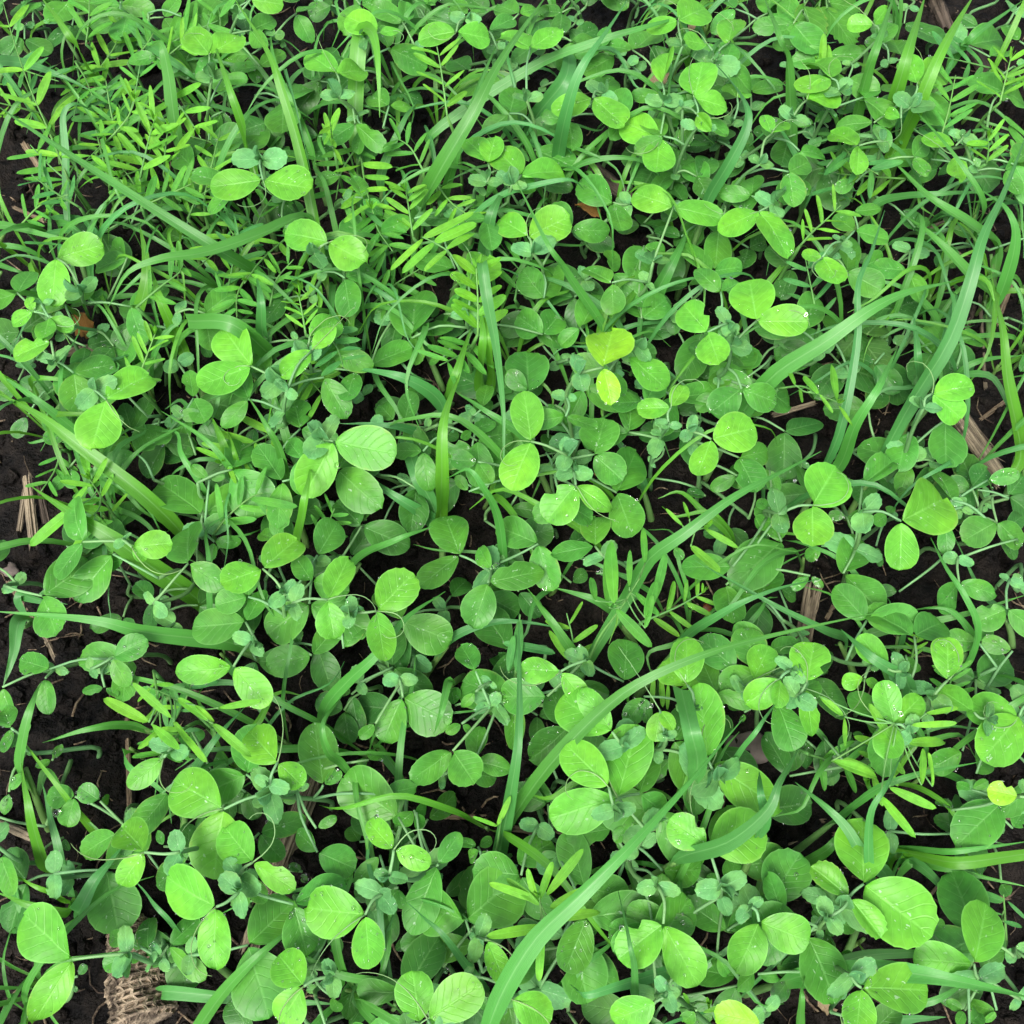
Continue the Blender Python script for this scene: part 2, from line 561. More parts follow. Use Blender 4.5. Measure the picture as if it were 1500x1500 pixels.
WEED = [leaf_mesh("toothed_leaf", M_WEED, 200 + s, 0.66 + .05 * s, 0.50, 0.60, 0.05, 0.05, 0.2, 0.12, 0.04, rows=20, cols=6) for s in range(3)]
WEEDR = [leaf_mesh("scalloped_leaf", M_WEED, 220 + s, 1.05, 0.40, 0.42, 0.045, 0.05, 0.25, 0.06, 0.05, rows=20, cols=6) for s in range(2)]

LEAVES = []
DEW = []      # world points for droplets
COVER = np.zeros((52, 52))
def cover(p, q, k=1.0):
    for i in range(5):
        x, y = pix(p.lerp(q, i / 4))
        a, b_ = int(x / 30) + 1, int(y / 30) + 1
        if 0 <= a < 52 and 0 <= b_ < 52:
            COVER[b_, a] += .2 * k

def leaf_matrix(base, tip, roll, tilt=0.0, lean=0.25):
    ax = tip - base
    L = ax.length
    y = ax.normalized()
    n = Vector((rnd(-.12, .12), -lean + rnd(-.15, .15), 1)).normalized()
    x = y.cross(n)
    if x.length < 1e-4:
        x = Vector((1, 0, 0))
    x.normalize()
    n = x.cross(y).normalized()
    r = Matrix.Rotation(roll, 3, y)
    x, n = r @ x, r @ n
    m = Matrix((x, y, n)).transposed() * L
    return Matrix.Translation(base) @ m.to_4x4()

def add_leaf(name, me, parent, off, base, tip, color, roll=None, dew=0, lean=0.25, sx=1.0):
    m = leaf_matrix(base, tip, rnd(-.45, .45) if roll is None else roll, lean=lean)
    if sx != 1.0:
        m = m @ Matrix.Diagonal((sx, 1, 1, 1))
    loc = Matrix.Translation(-off) @ m
    cover(base, tip, min(1.0, (tip - base).length / .02))
    o = inst(name, me, parent, loc, color)
    if name == "leaflet":
        LEAVES.append((pix(base.lerp(tip, .5)), m, me, (tip - base).length, base.z))
    for _ in range(dew):
        v = me.vertices[random.randrange(14, len(me.vertices) - 14)]
        p = m @ v.co
        nn = (m.to_3x3() @ v.normal).normalized()
        if nn.z < 0:
            nn = -nn
        DEW.append((p, nn, rnd(0.00030, 0.00070) if random.random() < .93 else rnd(.0008, .0014)))
    return o

def jit(c, k=0.12, h=0.0):
    f = 1 + rnd(-k, k)
    g = rnd(-k, k) * 0.6 + h
    return (max(c[0] * f * (1 + g), .001), c[1] * f, max(c[2] * f * (1 - g), .001))

TONE = {0: (0.044, 0.188, 0.029), 1: (0.072, 0.288, 0.036), 2: (0.118, 0.415, 0.036), 3: (0.225, 0.54, 0.024)}  # younger top leaves are yellower; lower levels also darkened, canopy shade in the colour
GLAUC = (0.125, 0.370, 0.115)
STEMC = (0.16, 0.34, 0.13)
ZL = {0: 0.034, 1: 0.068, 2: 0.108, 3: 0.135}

# ------------------------------------------------------------------ pea leaf pairs read off the photograph
# per 500-pixel square, in thirds of a pixel: joint, tip 1, tip 2 (or -), node on the stem (or -), level
PEA = {
(0, 0): """920 240 835 140 1060 150 930 340 2
1155 790 930 830 1375 840 1150 700 2
250 1135 455 1075 220 1335 360 1280 2
150 1370 50 1425 120 1300 - 2
215 1395 325 1450 190 1500 - 2
855 745 750 640 800 890 930 760 1
1060 690 865 690 1130 555 1150 640 1
1445 1065 1240 1010 1605 1150 1380 1115 2
190 20 70 60 - 250 90 1
530 20 685 45 420 30 560 120 1
560 60 400 120 530 170 - 1
690 250 560 265 740 310 760 320 1
1140 290 1010 310 1250 215 1180 180 1
1480 325 1350 230 1620 290 1490 430 2
1100 0 1245 15 - 1050 60 2
1300 60 1370 180 1390 10 1210 150 1
1400 600 1255 560 - - 0
1500 770 1385 790 - - 1
1360 1480 1495 1400 - 1340 1560 2
380 1330 310 1330 470 1290 430 1390 1
560 1130 410 1180 480 1070 600 1100 1
980 490 930 590 1010 580 900 400 1
1240 1000 1330 1090 1400 1010 1200 1080 1
800 1050 700 1010 900 1090 - 0""",
(1, 0): """505 140 335 160 655 170 545 80 2
830 215 700 110 970 110 815 440 2
160 145 262 125 20 60 100 170 2
270 100 290 0 130 10 - 1
790 770 675 640 985 735 750 810 2
645 720 550 580 675 590 640 800 2
820 1040 680 940 1005 950 840 1110 2
1105 430 930 480 1245 550 1150 410 2
1400 610 1235 530 1380 770 1425 480 2
1460 910 1280 840 1680 960 1370 1150 2
1195 890 1035 795 1230 1025 1260 900 1
1050 1040 1200 1090 - - 0
310 1485 325 1272 - 340 1560 1
965 535 840 560 880 500 1010 590 1
1050 1440 1140 1285 960 1520 1000 1450 1
1320 1400 1430 1310 1280 1290 1310 1440 1
850 660 1035 730 - 900 620 1
890 1310 800 1190 950 1165 890 1420 1
885 1470 965 1375 780 1390 880 1500 1
1480 90 1340 140 1610 20 1500 200 2
1110 410 1210 325 - - 1
1410 370 1440 225 - 1415 450 2 f
95 870 60 750 175 930 20 880 1
320 960 175 1010 - - 1
560 310 490 260 - - 0
700 780 630 860 - - 1
1440 350 1470 460 - - 1
1280 220 1150 200 1380 150 - 1
1060 640 1000 600 1130 690 1090 560 1
500 1180 340 1150 - 520 1270 1
560 1250 660 1100 480 1200 - 2
1480 560 1400 500 1500 640 - 1
560 60 490 30 640 50 - 1
200 1330 240 1270 150 1400 220 1400 1
100 560 60 670 - - 1
730 440 780 500 680 500 - 0
1330 980 1450 1000 - - 0
1330 1080 1280 1220 1430 1110 1330 1300 1
450 1380 590 1320 - - 1
780 60 690 20 860 30 - 1""",
(2, 0): """200 190 225 70 - 140 280 2
110 195 0 180 - 130 260 2
50 430 90 285 200 470 60 560 2
60 500 125 575 - - 2 f
300 400 440 370 - 270 450 1
655 345 590 232 500 390 690 400 2
545 440 685 405 - 480 520 2
640 240 790 240 480 270 620 300 1
840 110 720 105 900 30 870 160 2
1030 370 985 235 1165 285 1000 470 2
775 640 645 560 770 762 880 620 2
1200 640 1052 595 - 1230 600 2
1090 700 905 695 - - 1
1200 690 1215 790 - 1290 740 2
335 930 155 1010 480 1090 400 900 2
160 1000 140 1185 - - 1
325 1410 290 1212 548 1420 215 1520 2
110 1460 0 1335 160 1600 200 1420 2
615 1130 690 1245 520 1120 700 1060 2
720 1195 740 1035 880 1280 790 1130 1
990 1190 830 1175 1050 1325 1000 1100 1
760 800 670 830 - 860 790 1
750 930 870 920 - 800 960 1
270 940 270 800 - 340 960 1
690 710 760 790 - - 0
1250 200 1418 160 - 1190 190 1
1350 250 1440 200 - - 1
210 330 170 270 250 270 190 360 1
390 590 360 500 450 510 340 720 2
580 540 490 540 650 500 600 620 1
480 790 450 880 560 850 530 720 1
560 760 460 740 - - 0
960 520 890 490 - 970 440 2 f
870 400 980 360 - 920 420 1
30 640 0 560 120 610 -20 760 1
1390 760 1300 800 - - 1
240 430 200 380 290 390 - 2
1480 180 1420 100 - - 1
1400 330 1330 370 1470 350 1450 380 1
640 560 600 620 - - 0
1020 1000 1090 960 - - 0
1150 1100 1200 1180 - - 0
1300 120 1220 70 - - 0
880 190 910 90 800 190 - 1""",
(0, 1): """465 255 655 135 400 475 415 215 2
1105 110 870 205 965 -70 1230 175 2
1370 40 1235 150 1470 -70 1260 220 2
890 760 690 600 1088 635 905 830 1
225 0 55 65 - 240 80 2
370 290 270 75 - 420 330 1
850 250 905 365 830 125 800 330 1
1465 440 1330 680 1742 495 1420 430 2
1155 1000 968 1070 1305 860 1250 1110 2
1440 1135 1530 960 1470 1312 1290 1150 2
1025 1430 765 1460 1180 1600 1105 1320 2
1395 940 1490 785 - 1440 1010 1
495 1390 645 1310 560 1520 400 1440 1
220 1440 82 1400 - 250 1480 1
580 400 670 250 540 270 - 0
300 560 230 660 330 640 330 520 1
350 960 470 800 380 760 - 0
1370 1380 1500 1230 1165 1430 1450 1430 1
580 905 755 885 640 960 540 870 2
540 960 420 990 - - 1
430 450 570 460 480 500 - 0
360 300 200 400 - - 1
300 400 190 430 320 480 - 1
860 500 700 480 - - 0
700 460 690 520 760 500 700 440 0
920 610 840 540 990 590 980 640 1
1210 870 1130 830 1250 750 1180 920 1
940 880 1060 880 930 960 - 1
1010 1010 1090 1180 - - 1
1110 1110 1190 1170 1010 1240 - 1
870 1000 850 1070 - - 0
1250 450 1360 450 - - 0
680 750 600 700 720 680 - 0
120 330 60 420 - - 0
1120 380 1100 470 - - 0
1200 300 1150 250 1220 340 - 1""",
(1, 1): """1150 115 1190 -60 1190 265 1045 140 3
1255 60 1428 205 - 1300 20 2
835 440 800 225 740 645 990 500 2
1265 400 1275 200 1062 440 1340 470 1
1210 665 1310 455 1285 865 1440 640 1
1030 630 900 790 1192 745 1020 570 2
520 940 450 750 338 1085 650 1010 1
865 890 665 800 925 1100 970 840 1
1115 900 918 935 1115 765 1150 945 1
645 1060 893 1005 578 1260 560 1050 1
155 1185 315 1025 190 1405 40 1190 2
820 220 815 30 730 130 880 300 1
620 290 640 175 - 580 330 1
130 100 312 25 - 100 160 1
1100 380 980 340 - - 0
1450 290 1298 300 1510 200 1440 370 2
965 1450 783 1440 1070 1585 1080 1400 2
1240 1495 1260 1300 - 1200 1560 1
590 1450 520 1320 - - 1
575 390 525 430 675 350 570 470 1
740 730 890 750 - 700 720 0
180 670 25 740 - - 0
170 830 50 920 290 830 200 740 0
490 470 330 520 - - 0
600 530 480 520 660 620 590 500 1
560 660 500 590 640 640 - 1
60 130 0 60 20 260 150 180 1
440 80 380 90 480 20 340 10 1
940 280 890 330 960 360 960 240 1
1120 1020 1210 1000 - - 0
780 1100 870 1210 - - 0
1000 900 1100 830 - - 0
660 1000 590 900 690 970 - 1
900 490 950 420 - - 0
1370 600 1300 640 - - 0
1420 470 1380 440 - - 1
20 660 100 600 - - 0
10 1350 90 1220 - - 1
80 1130 20 1200 - - 1
1010 1060 1080 1010 - - 0
1460 900 1500 960 - - 1
480 1120 560 1030 - - 0
1100 700 1200 600 - - 0""",
(2, 1): """125 430 330 375 65 598 25 390 2
320 215 172 140 - 370 180 1
570 720 675 548 570 908 420 760 2
960 790 1195 670 955 1006 790 750 2
790 630 922 525 688 640 760 740 1 f
435 880 235 1055 350 700 530 875 1
220 990 0 985 - 280 1000 1
1095 230 1287 190 1230 340 1060 290 2
1155 345 1150 562 - 1060 300 1
990 400 950 545 - 950 330 1
705 1020 790 840 880 1195 600 1020 1
1155 785 1165 932 1060 750 1230 730 1
1270 755 1275 905 - 1290 690 1
1215 1060 1125 1170 1380 1115 1210 950 1
190 1070 225 1238 - 260 1000 1
350 1140 310 1330 - - 0
1165 1490 1165 1297 - 1100 1560 2
1450 1360 1318 1310 - 1500 1420 1
545 1500 578 1318 - 500 1560 2
900 1440 775 1295 - 960 1450 2
310 1490 375 1350 - 260 1540 2
20 1510 15 1290 -90 1400 50 1600 2
180 1350 110 1450 - - 0
380 560 260 640 420 670 440 610 1
240 590 120 650 - - 1
150 230 170 110 60 300 100 310 1
720 770 640 760 790 790 700 720 1
610 900 540 960 650 870 570 960 1
560 1030 480 1090 620 1080 - 1
900 760 840 800 920 730 - 1
1340 610 1480 580 1370 640 1290 690 1
1010 640 1120 610 940 680 - 0
1060 420 1010 480 - - 0
1470 870 1410 860 1480 900 1420 930 1
500 560 450 640 - - 0
210 130 310 50 300 20 180 160 1
950 1100 860 1090 - - 0
100 680 20 660 - - 0
850 900 870 990 - - 0
420 1080 500 1130 - - 0
380 740 330 700 420 700 350 800 1
400 790 310 800 440 780 - 1
980 1380 920 1420 1020 1460 - 1
800 1480 700 1500 860 1520 - 2
120 1340 180 1450 40 1330 - 1
330 1000 260 1150 - - 0""",
(0, 2): """985 555 760 430 925 868 1190 480 2
635 745 520 615 515 902 790 745 2
1110 790 985 635 1295 912 1050 860 2
950 985 712 865 930 1255 1050 920 2
320 1215 98 1015 145 1495 560 1190 2
740 1155 900 1310 880 1035 670 1160 1
1335 1335 1215 1190 1225 1500 1460 1290 2
720 330 560 462 - 760 290 2
1220 350 1085 205 1330 455 1185 450 2
200 -20 210 140 - 240 -60 1
740 480 590 680 - 780 420 1
515 660 342 760 - 580 650 1
1140 660 1340 590 1240 790 1080 670 1
1605 1020 1342 990 1625 1262 1680 930 2
50 200 0 90 20 310 90 230 1
0 760 70 930 - -40 700 1
650 1180 640 1020 - - 0
1395 745 1560 820 1300 650 1330 820 1
230 340 160 370 270 270 170 300 1
330 500 215 500 290 630 430 550 1
440 520 350 460 480 520 480 580 1
1230 510 1150 560 1300 520 1180 420 1
830 730 780 800 880 700 770 720 1
830 760 890 800 - - 1
720 720 690 650 - - 1
1060 850 970 800 1180 960 1020 900 1
1080 870 1060 990 - - 1
570 1140 475 1110 615 1170 640 1160 1
570 1190 450 1250 610 1230 - 1
1000 480 1010 600 1110 560 - 0
1080 480 980 520 1130 600 - 0
1420 450 1500 390 1380 180 - 1
1390 640 1480 590 - - 1
1330 830 1270 800 1340 880 - 0
580 920 440 970 620 960 - 0
360 800 330 860 - - 0
1440 1110 1500 1180 - - 0
1460 1380 1500 1290 1490 1440 - 1
10 20 60 170 - - 1
40 480 90 400 20 580 - 1
1350 990 1290 930 - - 0
460 20 360 40 520 60 420 -20 1
600 20 700 70 - - 1
1010 390 940 320 1060 390 - 1
830 190 880 260 - - 0
930 470 1000 430 - - 0
280 680 300 740 - - 0
340 1290 380 1240 - - 0
700 820 760 900 - - 0""",
(1, 2): """1215 505 918 590 1300 195 1340 650 2
1175 460 985 270 - 1200 560 2
1190 215 1050 25 950 60 1240 280 2
905 60 695 65 - 960 90 1
270 65 485 175 175 262 255 -20 1
490 300 300 430 590 450 520 170 1
585 345 605 185 745 375 460 460 1
230 735 105 600 388 800 210 850 2
425 800 520 660 300 1108 600 730 1
250 590 0 420 - 300 650 1
380 600 515 490 - - 0
770 800 930 690 - 700 850 1
1190 640 985 680 - 1240 600 1
1415 1060 1215 1215 1570 1330 1390 890 2
345 1500 310 1265 - 300 1540 2
380 1480 620 1320 - 420 1540 2
745 1390 930 1480 - 690 1400 2
640 1130 725 1335 - 600 1120 2
1020 1110 1085 1415 - 1000 1060 1
590 1150 368 1185 - 640 1100 1
1385 1400 1185 1500 - 1430 1360 2
320 560 240 640 380 560 300 680 1
330 570 360 650 - - 1
600 720 510 690 660 690 560 780 1
610 740 545 780 670 780 - 1
530 180 465 220 575 220 540 100 1
500 100 480 20 - - 1
590 40 530 110 - - 1
120 340 60 380 170 300 130 400 1
180 490 330 460 - 290 480 1
150 180 80 240 - - 1
170 760 60 880 - - 1
250 900 200 980 270 990 170 950 1
230 960 150 1150 - - 0
480 970 400 1080 - - 0
330 1110 240 1180 - - 0
650 1000 590 1040 700 1040 660 940 1
80 700 40 640 - - 0
1260 620 1330 560 1200 700 1300 680 1
1380 860 1290 960 1450 940 1380 820 1
1180 960 1030 1080 1240 1060 - 1
560 400 690 420 - - 0
880 310 920 350 - - 0
1330 60 1250 180 1340 180 - 1
1450 330 1370 420 1490 400 - 1
1400 120 1380 260 1460 200 1430 240 2
60 1290 120 1440 20 1480 - 0
1080 1380 1000 1330 - - 0
590 1350 650 1440 540 1440 - 1
450 1440 380 1540 500 1500 - 2
60 820 0 860 - - 0
250 120 60 100 - - 0
640 110 570 160 - - 0
220 650 60 560 - - 0""",
(2, 2): """110 335 75 5 - 160 420 2
110 715 365 620 -60 600 170 900 2
130 355 435 560 - 60 420 2
335 1050 250 1272 558 1140 290 980 2
795 885 790 600 1092 1120 700 980 2
735 945 565 805 875 1120 640 1030 2 f
1280 1235 1345 965 1012 1215 1300 1300 2
1400 530 1215 705 - 1440 470 1
1480 500 1338 470 - 1530 480 3
1480 145 1245 115 1330 335 1530 100 2
540 25 572 238 - 480 -20 2
930 185 890 330 880 -10 1000 220 2
920 180 1060 60 - 960 260 2
1280 130 1115 15 - 1340 160 2
430 -20 285 100 420 110 480 -60 2
785 1340 760 1550 1095 1350 740 1290 2
350 1495 140 1445 - 380 1560 3
195 1090 0 955 400 950 150 1030 1
380 965 515 755 - 420 1020 1
180 910 90 860 160 990 160 840 1
200 900 230 775 320 920 - 1
320 1270 240 1350 330 1220 340 1370 1
330 1280 425 1300 - - 1
620 1050 610 880 570 1000 640 1040 1
650 1040 760 1080 650 1110 - 1
1380 1440 1250 1420 1330 1500 1440 1460 1
1240 1440 1160 1400 1210 1500 1270 1480 1
470 410 360 220 - - 0
540 250 550 380 460 390 - 0
620 240 640 420 - - 0
740 220 700 320 800 260 - 0
1270 470 1200 440 1340 430 1290 400 1
1180 560 1130 520 - - 1
270 130 230 70 260 180 300 60 1
30 400 90 480 0 520 - 1
150 1200 210 1290 130 1240 - 1
240 1330 160 1500 - - 0
470 1300 400 1400 520 1330 - 0
560 1200 440 1250 - - 0
460 1100 400 1160 - - 1
680 1200 620 1150 750 1200 650 1250 1
1050 1060 1150 1060 1030 1150 - 1
1300 630 1200 640 - - 0
1450 640 1500 560 - - 1
1250 640 1100 600 - - 0
800 170 860 230 - - 1
1290 400 1360 290 - - 1
1230 300 1090 380 - - 1
1400 880 1430 930 - - 0
640 1290 720 1340 - - 0
60 1440 0 1500 - - 1
820 280 720 290 - - 0
60 640 20 540 - - 1
1260 1500 1330 1440 - - 1
900 1360 980 1420 - - 0"""}

def parse_pea():
    rows = []
    for (tx, ty), s in PEA.items():
        for line in s.strip().splitlines():
            tk = line.split()
            fold = tk[-1] == 'f'
            if fold:
                tk = tk[:-1]
            lvl = int(tk[-1])
            tk = tk[:-1]
            pts, i = [], 0
            while i < len(tk):
                if tk[i] == '-':
                    pts.append(None)
                    i += 1
                else:
                    pts.append((float(tk[i]) / 3 + 500 * tx, float(tk[i + 1]) / 3 + 500 * ty))
                    i += 2
            rows.append(dict(J=pts[0], T=[p for p in pts[1:3] if p], S=pts[3] if len(pts) > 3 else None, l=lvl, f=fold))
    return rows

BARE = [(30, 200, 45), (35, 275, 45), (60, 810, 55), (110, 860, 50), (75, 945, 66), (55, 1015, 66), (140, 1090, 72), (1180, 640, 88),
        (1375, 855, 76), (1440, 905, 66), (700, 1265, 50), (585, 925, 40), (690, 975, 55), (1195, 1280, 68), (1330, 1305, 80), (1440, 1400, 45),
        (380, 1440, 60), (710, 1150, 60), (1480, 1300, 45), (1245, 1165, 45), (1400, 40, 65), (30, 470, 40), (25, 650, 45), (270, 780, 30),
        (860, 100, 45), (1140, 1150, 40), (60, 60, 30), (420, 600, 25), (1010, 870, 40), (1440, 1060, 45), (990, 610, 25), (1120, 90, 30),
        (190, 1420, 85), (205, 1480, 60), (415, 1240, 48), (455, 1130, 42), (440, 1175, 42), (370, 1350, 45), (330, 1420, 45), (300, 960, 35), (640, 1180, 45), (470, 1230, 30), (1010, 870, 45), (1430, 640, 50), (1182, 900, 35), (45, 720, 55)]
def is_bare(x, y):
    return any(math.hypot(x - a, y - b_) < r for a, b_, r in BARE)

class Pea:
    pass

def pea_node(pl, J, tips, S, z, tone, fold=False, oval=0.3, dewn=0, tendril=False, droop=0.006):
    """petiole from S to J carrying leaflets whose tips are given as points"""
    off = pl.off
    d = (J - S)
    mid = S.lerp(J, 0.5) + Vector((rnd(-.002, .002), rnd(-.002, .002), 0.18 * d.length * rnd(.3, 1)))
    pts = catmull([S, mid, J], 7)
    pet = tube("petiole", pts, [0.00095, .0009, .00085, .0008, .00078, .00074, .0007], M_STEM, pl.o, off, 6, jit(STEMC, .12))
    for T in tips:
        if fold:
            me = random.choice(LEAF_FOLD)
        else:
            me = random.choice(LEAF_OVAL if random.random() < (oval if (T - J).length < .040 else .85) else LEAF_ROUND)
        ax = (T - J).normalized()
        b = J + ax * 0.0012
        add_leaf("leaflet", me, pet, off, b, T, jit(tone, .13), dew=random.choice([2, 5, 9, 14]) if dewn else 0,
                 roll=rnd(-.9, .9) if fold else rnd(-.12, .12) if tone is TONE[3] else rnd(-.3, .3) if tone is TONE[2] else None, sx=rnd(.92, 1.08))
    if tendril:
        dirv = d.normalized()
        q, p = [J], J.copy()
        a = rnd(-.4, .4)
        k = rnd(-.25, .25)
        for i in range(14):
            a += k * (0.3 + i * .16)
            h = Vector((dirv.x * math.cos(a) - dirv.y * math.sin(a), dirv.x * math.sin(a) + dirv.y * math.cos(a), rnd(-.15, .35)))
            p = p + h * rnd(.0022, .0036)
            q.append(p)
        tube("tendril", q, [0.00042 - 0.00002 * i for i in range(len(q))], M_STEM, pet, off, 4, jit((0.20, 0.36, 0.13)))
    return pet

def pea_stipules(pl, S, d, size, tone):
    side = Vector((-d.y, d.x, 0)).normalized()
    for s in (-1, 1):
        a = (side * s + d.normalized() * rnd(-.1, .5) + Vector((0, 0, rnd(.0, .25)))).normalized()
        add_leaf("stipule", random.choice(STIP), pl.o, pl.off, S, S + a * size * rnd(.85, 1.15), jit(tone, .12), dew=random.choice([0, 0, 2]))

def pea_bud(pl, S, size):
    up = Vector((rnd(-.35, .35), rnd(-.45, .1), 1)).normalized()
    k = random.choice([1, 2, 2])
    for i in range(k):
        a = (up + Vector((rnd(-.5, .5), rnd(-.5, .5), 0))).normalized()
        add_leaf("young_leaf", random.choice(LEAF_FOLD), pl.o, pl.off, S, S + a * size * rnd(.5, .9), jit((0.10, 0.30, 0.11), .1), roll=rnd(-3, 3))

def start_pea(S, lvl, px):
    pl = Pea()
    bx = S.x + rnd(-.028, .028)
    by = S.y + rnd(-.005, .04)
    base = Vector((bx, by, gz(bx, by) - 0.003))
    pl.off, pl.lvl, pl.px, pl.S = base, lvl, px, S
    pl.o = thing("pea_plant", base, "pea plant", "pea plants of the cover crop", px)
    h = S.z - base.z
    c1 = base + Vector((rnd(-.008, .008), rnd(-.008, .008), h * .4))
    c2 = base.lerp(S, .72) + Vector((rnd(-.008, .008), rnd(-.008, .008), h * .05))
    n = 12
    pl.path = catmull([base, c1, c2, S], n)
    tube("stem", pl.path, [0.0016 - 0.0005 * i / (n - 1) for i in range(n)], M_STEM, pl.o, base, 6, jit((0.13, 0.29, 0.10)))
    pl.nleaf = 0
    return pl

def lower_node(pl, f, tone, size, ang, force=False):
    i = f * (len(pl.path) - 1)
    S = pl.path[int(i)].lerp(pl.path[min(int(i) + 1, len(pl.path) - 1)], i % 1)
    if S.z < 0.012 and not force:
        return
    d = Vector((math.cos(ang), math.sin(ang), rnd(.0, .4)))
    J = S + d * rnd(.018, .032) * size
    if is_bare(*pix(J)) and not force:
        return
    tips = []
    for s in (-1, 1):
        a = ang + s * rnd(.7, 1.35)
        L = rnd(.022, .034) * size
        T = J + Vector((math.cos(a), math.sin(a), rnd(-.45, .12))) * L
        T.z = max(T.z, gz(T.x, T.y) + 0.003)
        tips.append(T)
    J.z = max(J.z, gz(J.x, J.y) + .006)
    pea_node(pl, J, tips, S, S.z, tone, oval=.45, dewn=random.random() < .3)
    if random.random() < .5:
        pea_stipules(pl, S, d, rnd(.008, .013) * size, GLAUC)
    pl.nleaf += 1

def build_peas():
    rows = parse_pea()
    plants = []
    rows.sort(key=lambda r: -r['l'])
    for r in rows:
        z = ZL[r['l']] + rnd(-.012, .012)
        # nearer the bare margins the plants are shorter
        px, py = r['J']
        if px < 130 or px > 1400:
            z *= 0.8
        J = P(px, py, z)
        tips = [P(tx, ty, max(z + rnd(-.011, .005), .006)) for tx, ty in r['T']]
        L = sum((t - J).length for t in tips) / len(tips)
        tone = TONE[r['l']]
        if r['l'] <= 1:
            best, bd = None, 0.046
            for pl in plants:
                for q in pl.path[2:-1]:
                    if q.z < z + .004 and pl.nleaf < 4:
                        dd = (q - J).length
                        if .010 < dd < bd:
                            best, bd, bq = pl, dd, q
            if best:
                pea_node(best, J, tips, bq, z, tone, r['f'], oval=.6, dewn=random.random() < .5)
                if random.random() < .5:
                    pea_stipules(best, bq, J - bq, L * rnd(.35, .55), GLAUC)
                best.nleaf += 1
                continue
        if r['S']:
            S = P(*r['S'], z - rnd(.0, .006))
        else:
            m = Vector((0, 0, 0))
            for t in tips:
                m += (t - J)
            m.z = 0
            if m.length < 1e-4:
                m = Vector((rnd(-1, 1), rnd(-1, 1), 0))
            S = J - m.normalized() * L * rnd(.7, 1.0) + Vector((0, 0, -.008))
        S.z = max(S.z, .014)
        pl = start_pea(S, r['l'], r['J'])
        pl.tone = r['l']
        plants.append(pl)
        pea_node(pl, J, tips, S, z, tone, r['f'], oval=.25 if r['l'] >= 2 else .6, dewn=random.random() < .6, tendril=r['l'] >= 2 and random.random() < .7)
        pea_stipules(pl, S, J - S, L * rnd(.36, .52), GLAUC if random.random() < .7 else (0.085, .27, .07))
        if r['l'] >= 2:
            pea_bud(pl, S, L * .5)
    for pl in plants:
        a0 = rnd(0, 6.28)
        want = {3: 2, 2: 2, 1: 1, 0: 0}[pl.lvl]
        if pl.px[1] > 880 and random.random() < .6:
            want -= 1      # the stand thins out towards the camera
        for k in range(max(0, want - pl.nleaf // 2)):
            f = (0.72 - .28 * k) + rnd(-.06, .06)
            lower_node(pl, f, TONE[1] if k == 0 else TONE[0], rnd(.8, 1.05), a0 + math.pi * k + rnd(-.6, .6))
    return plants
PLANTS = build_peas()

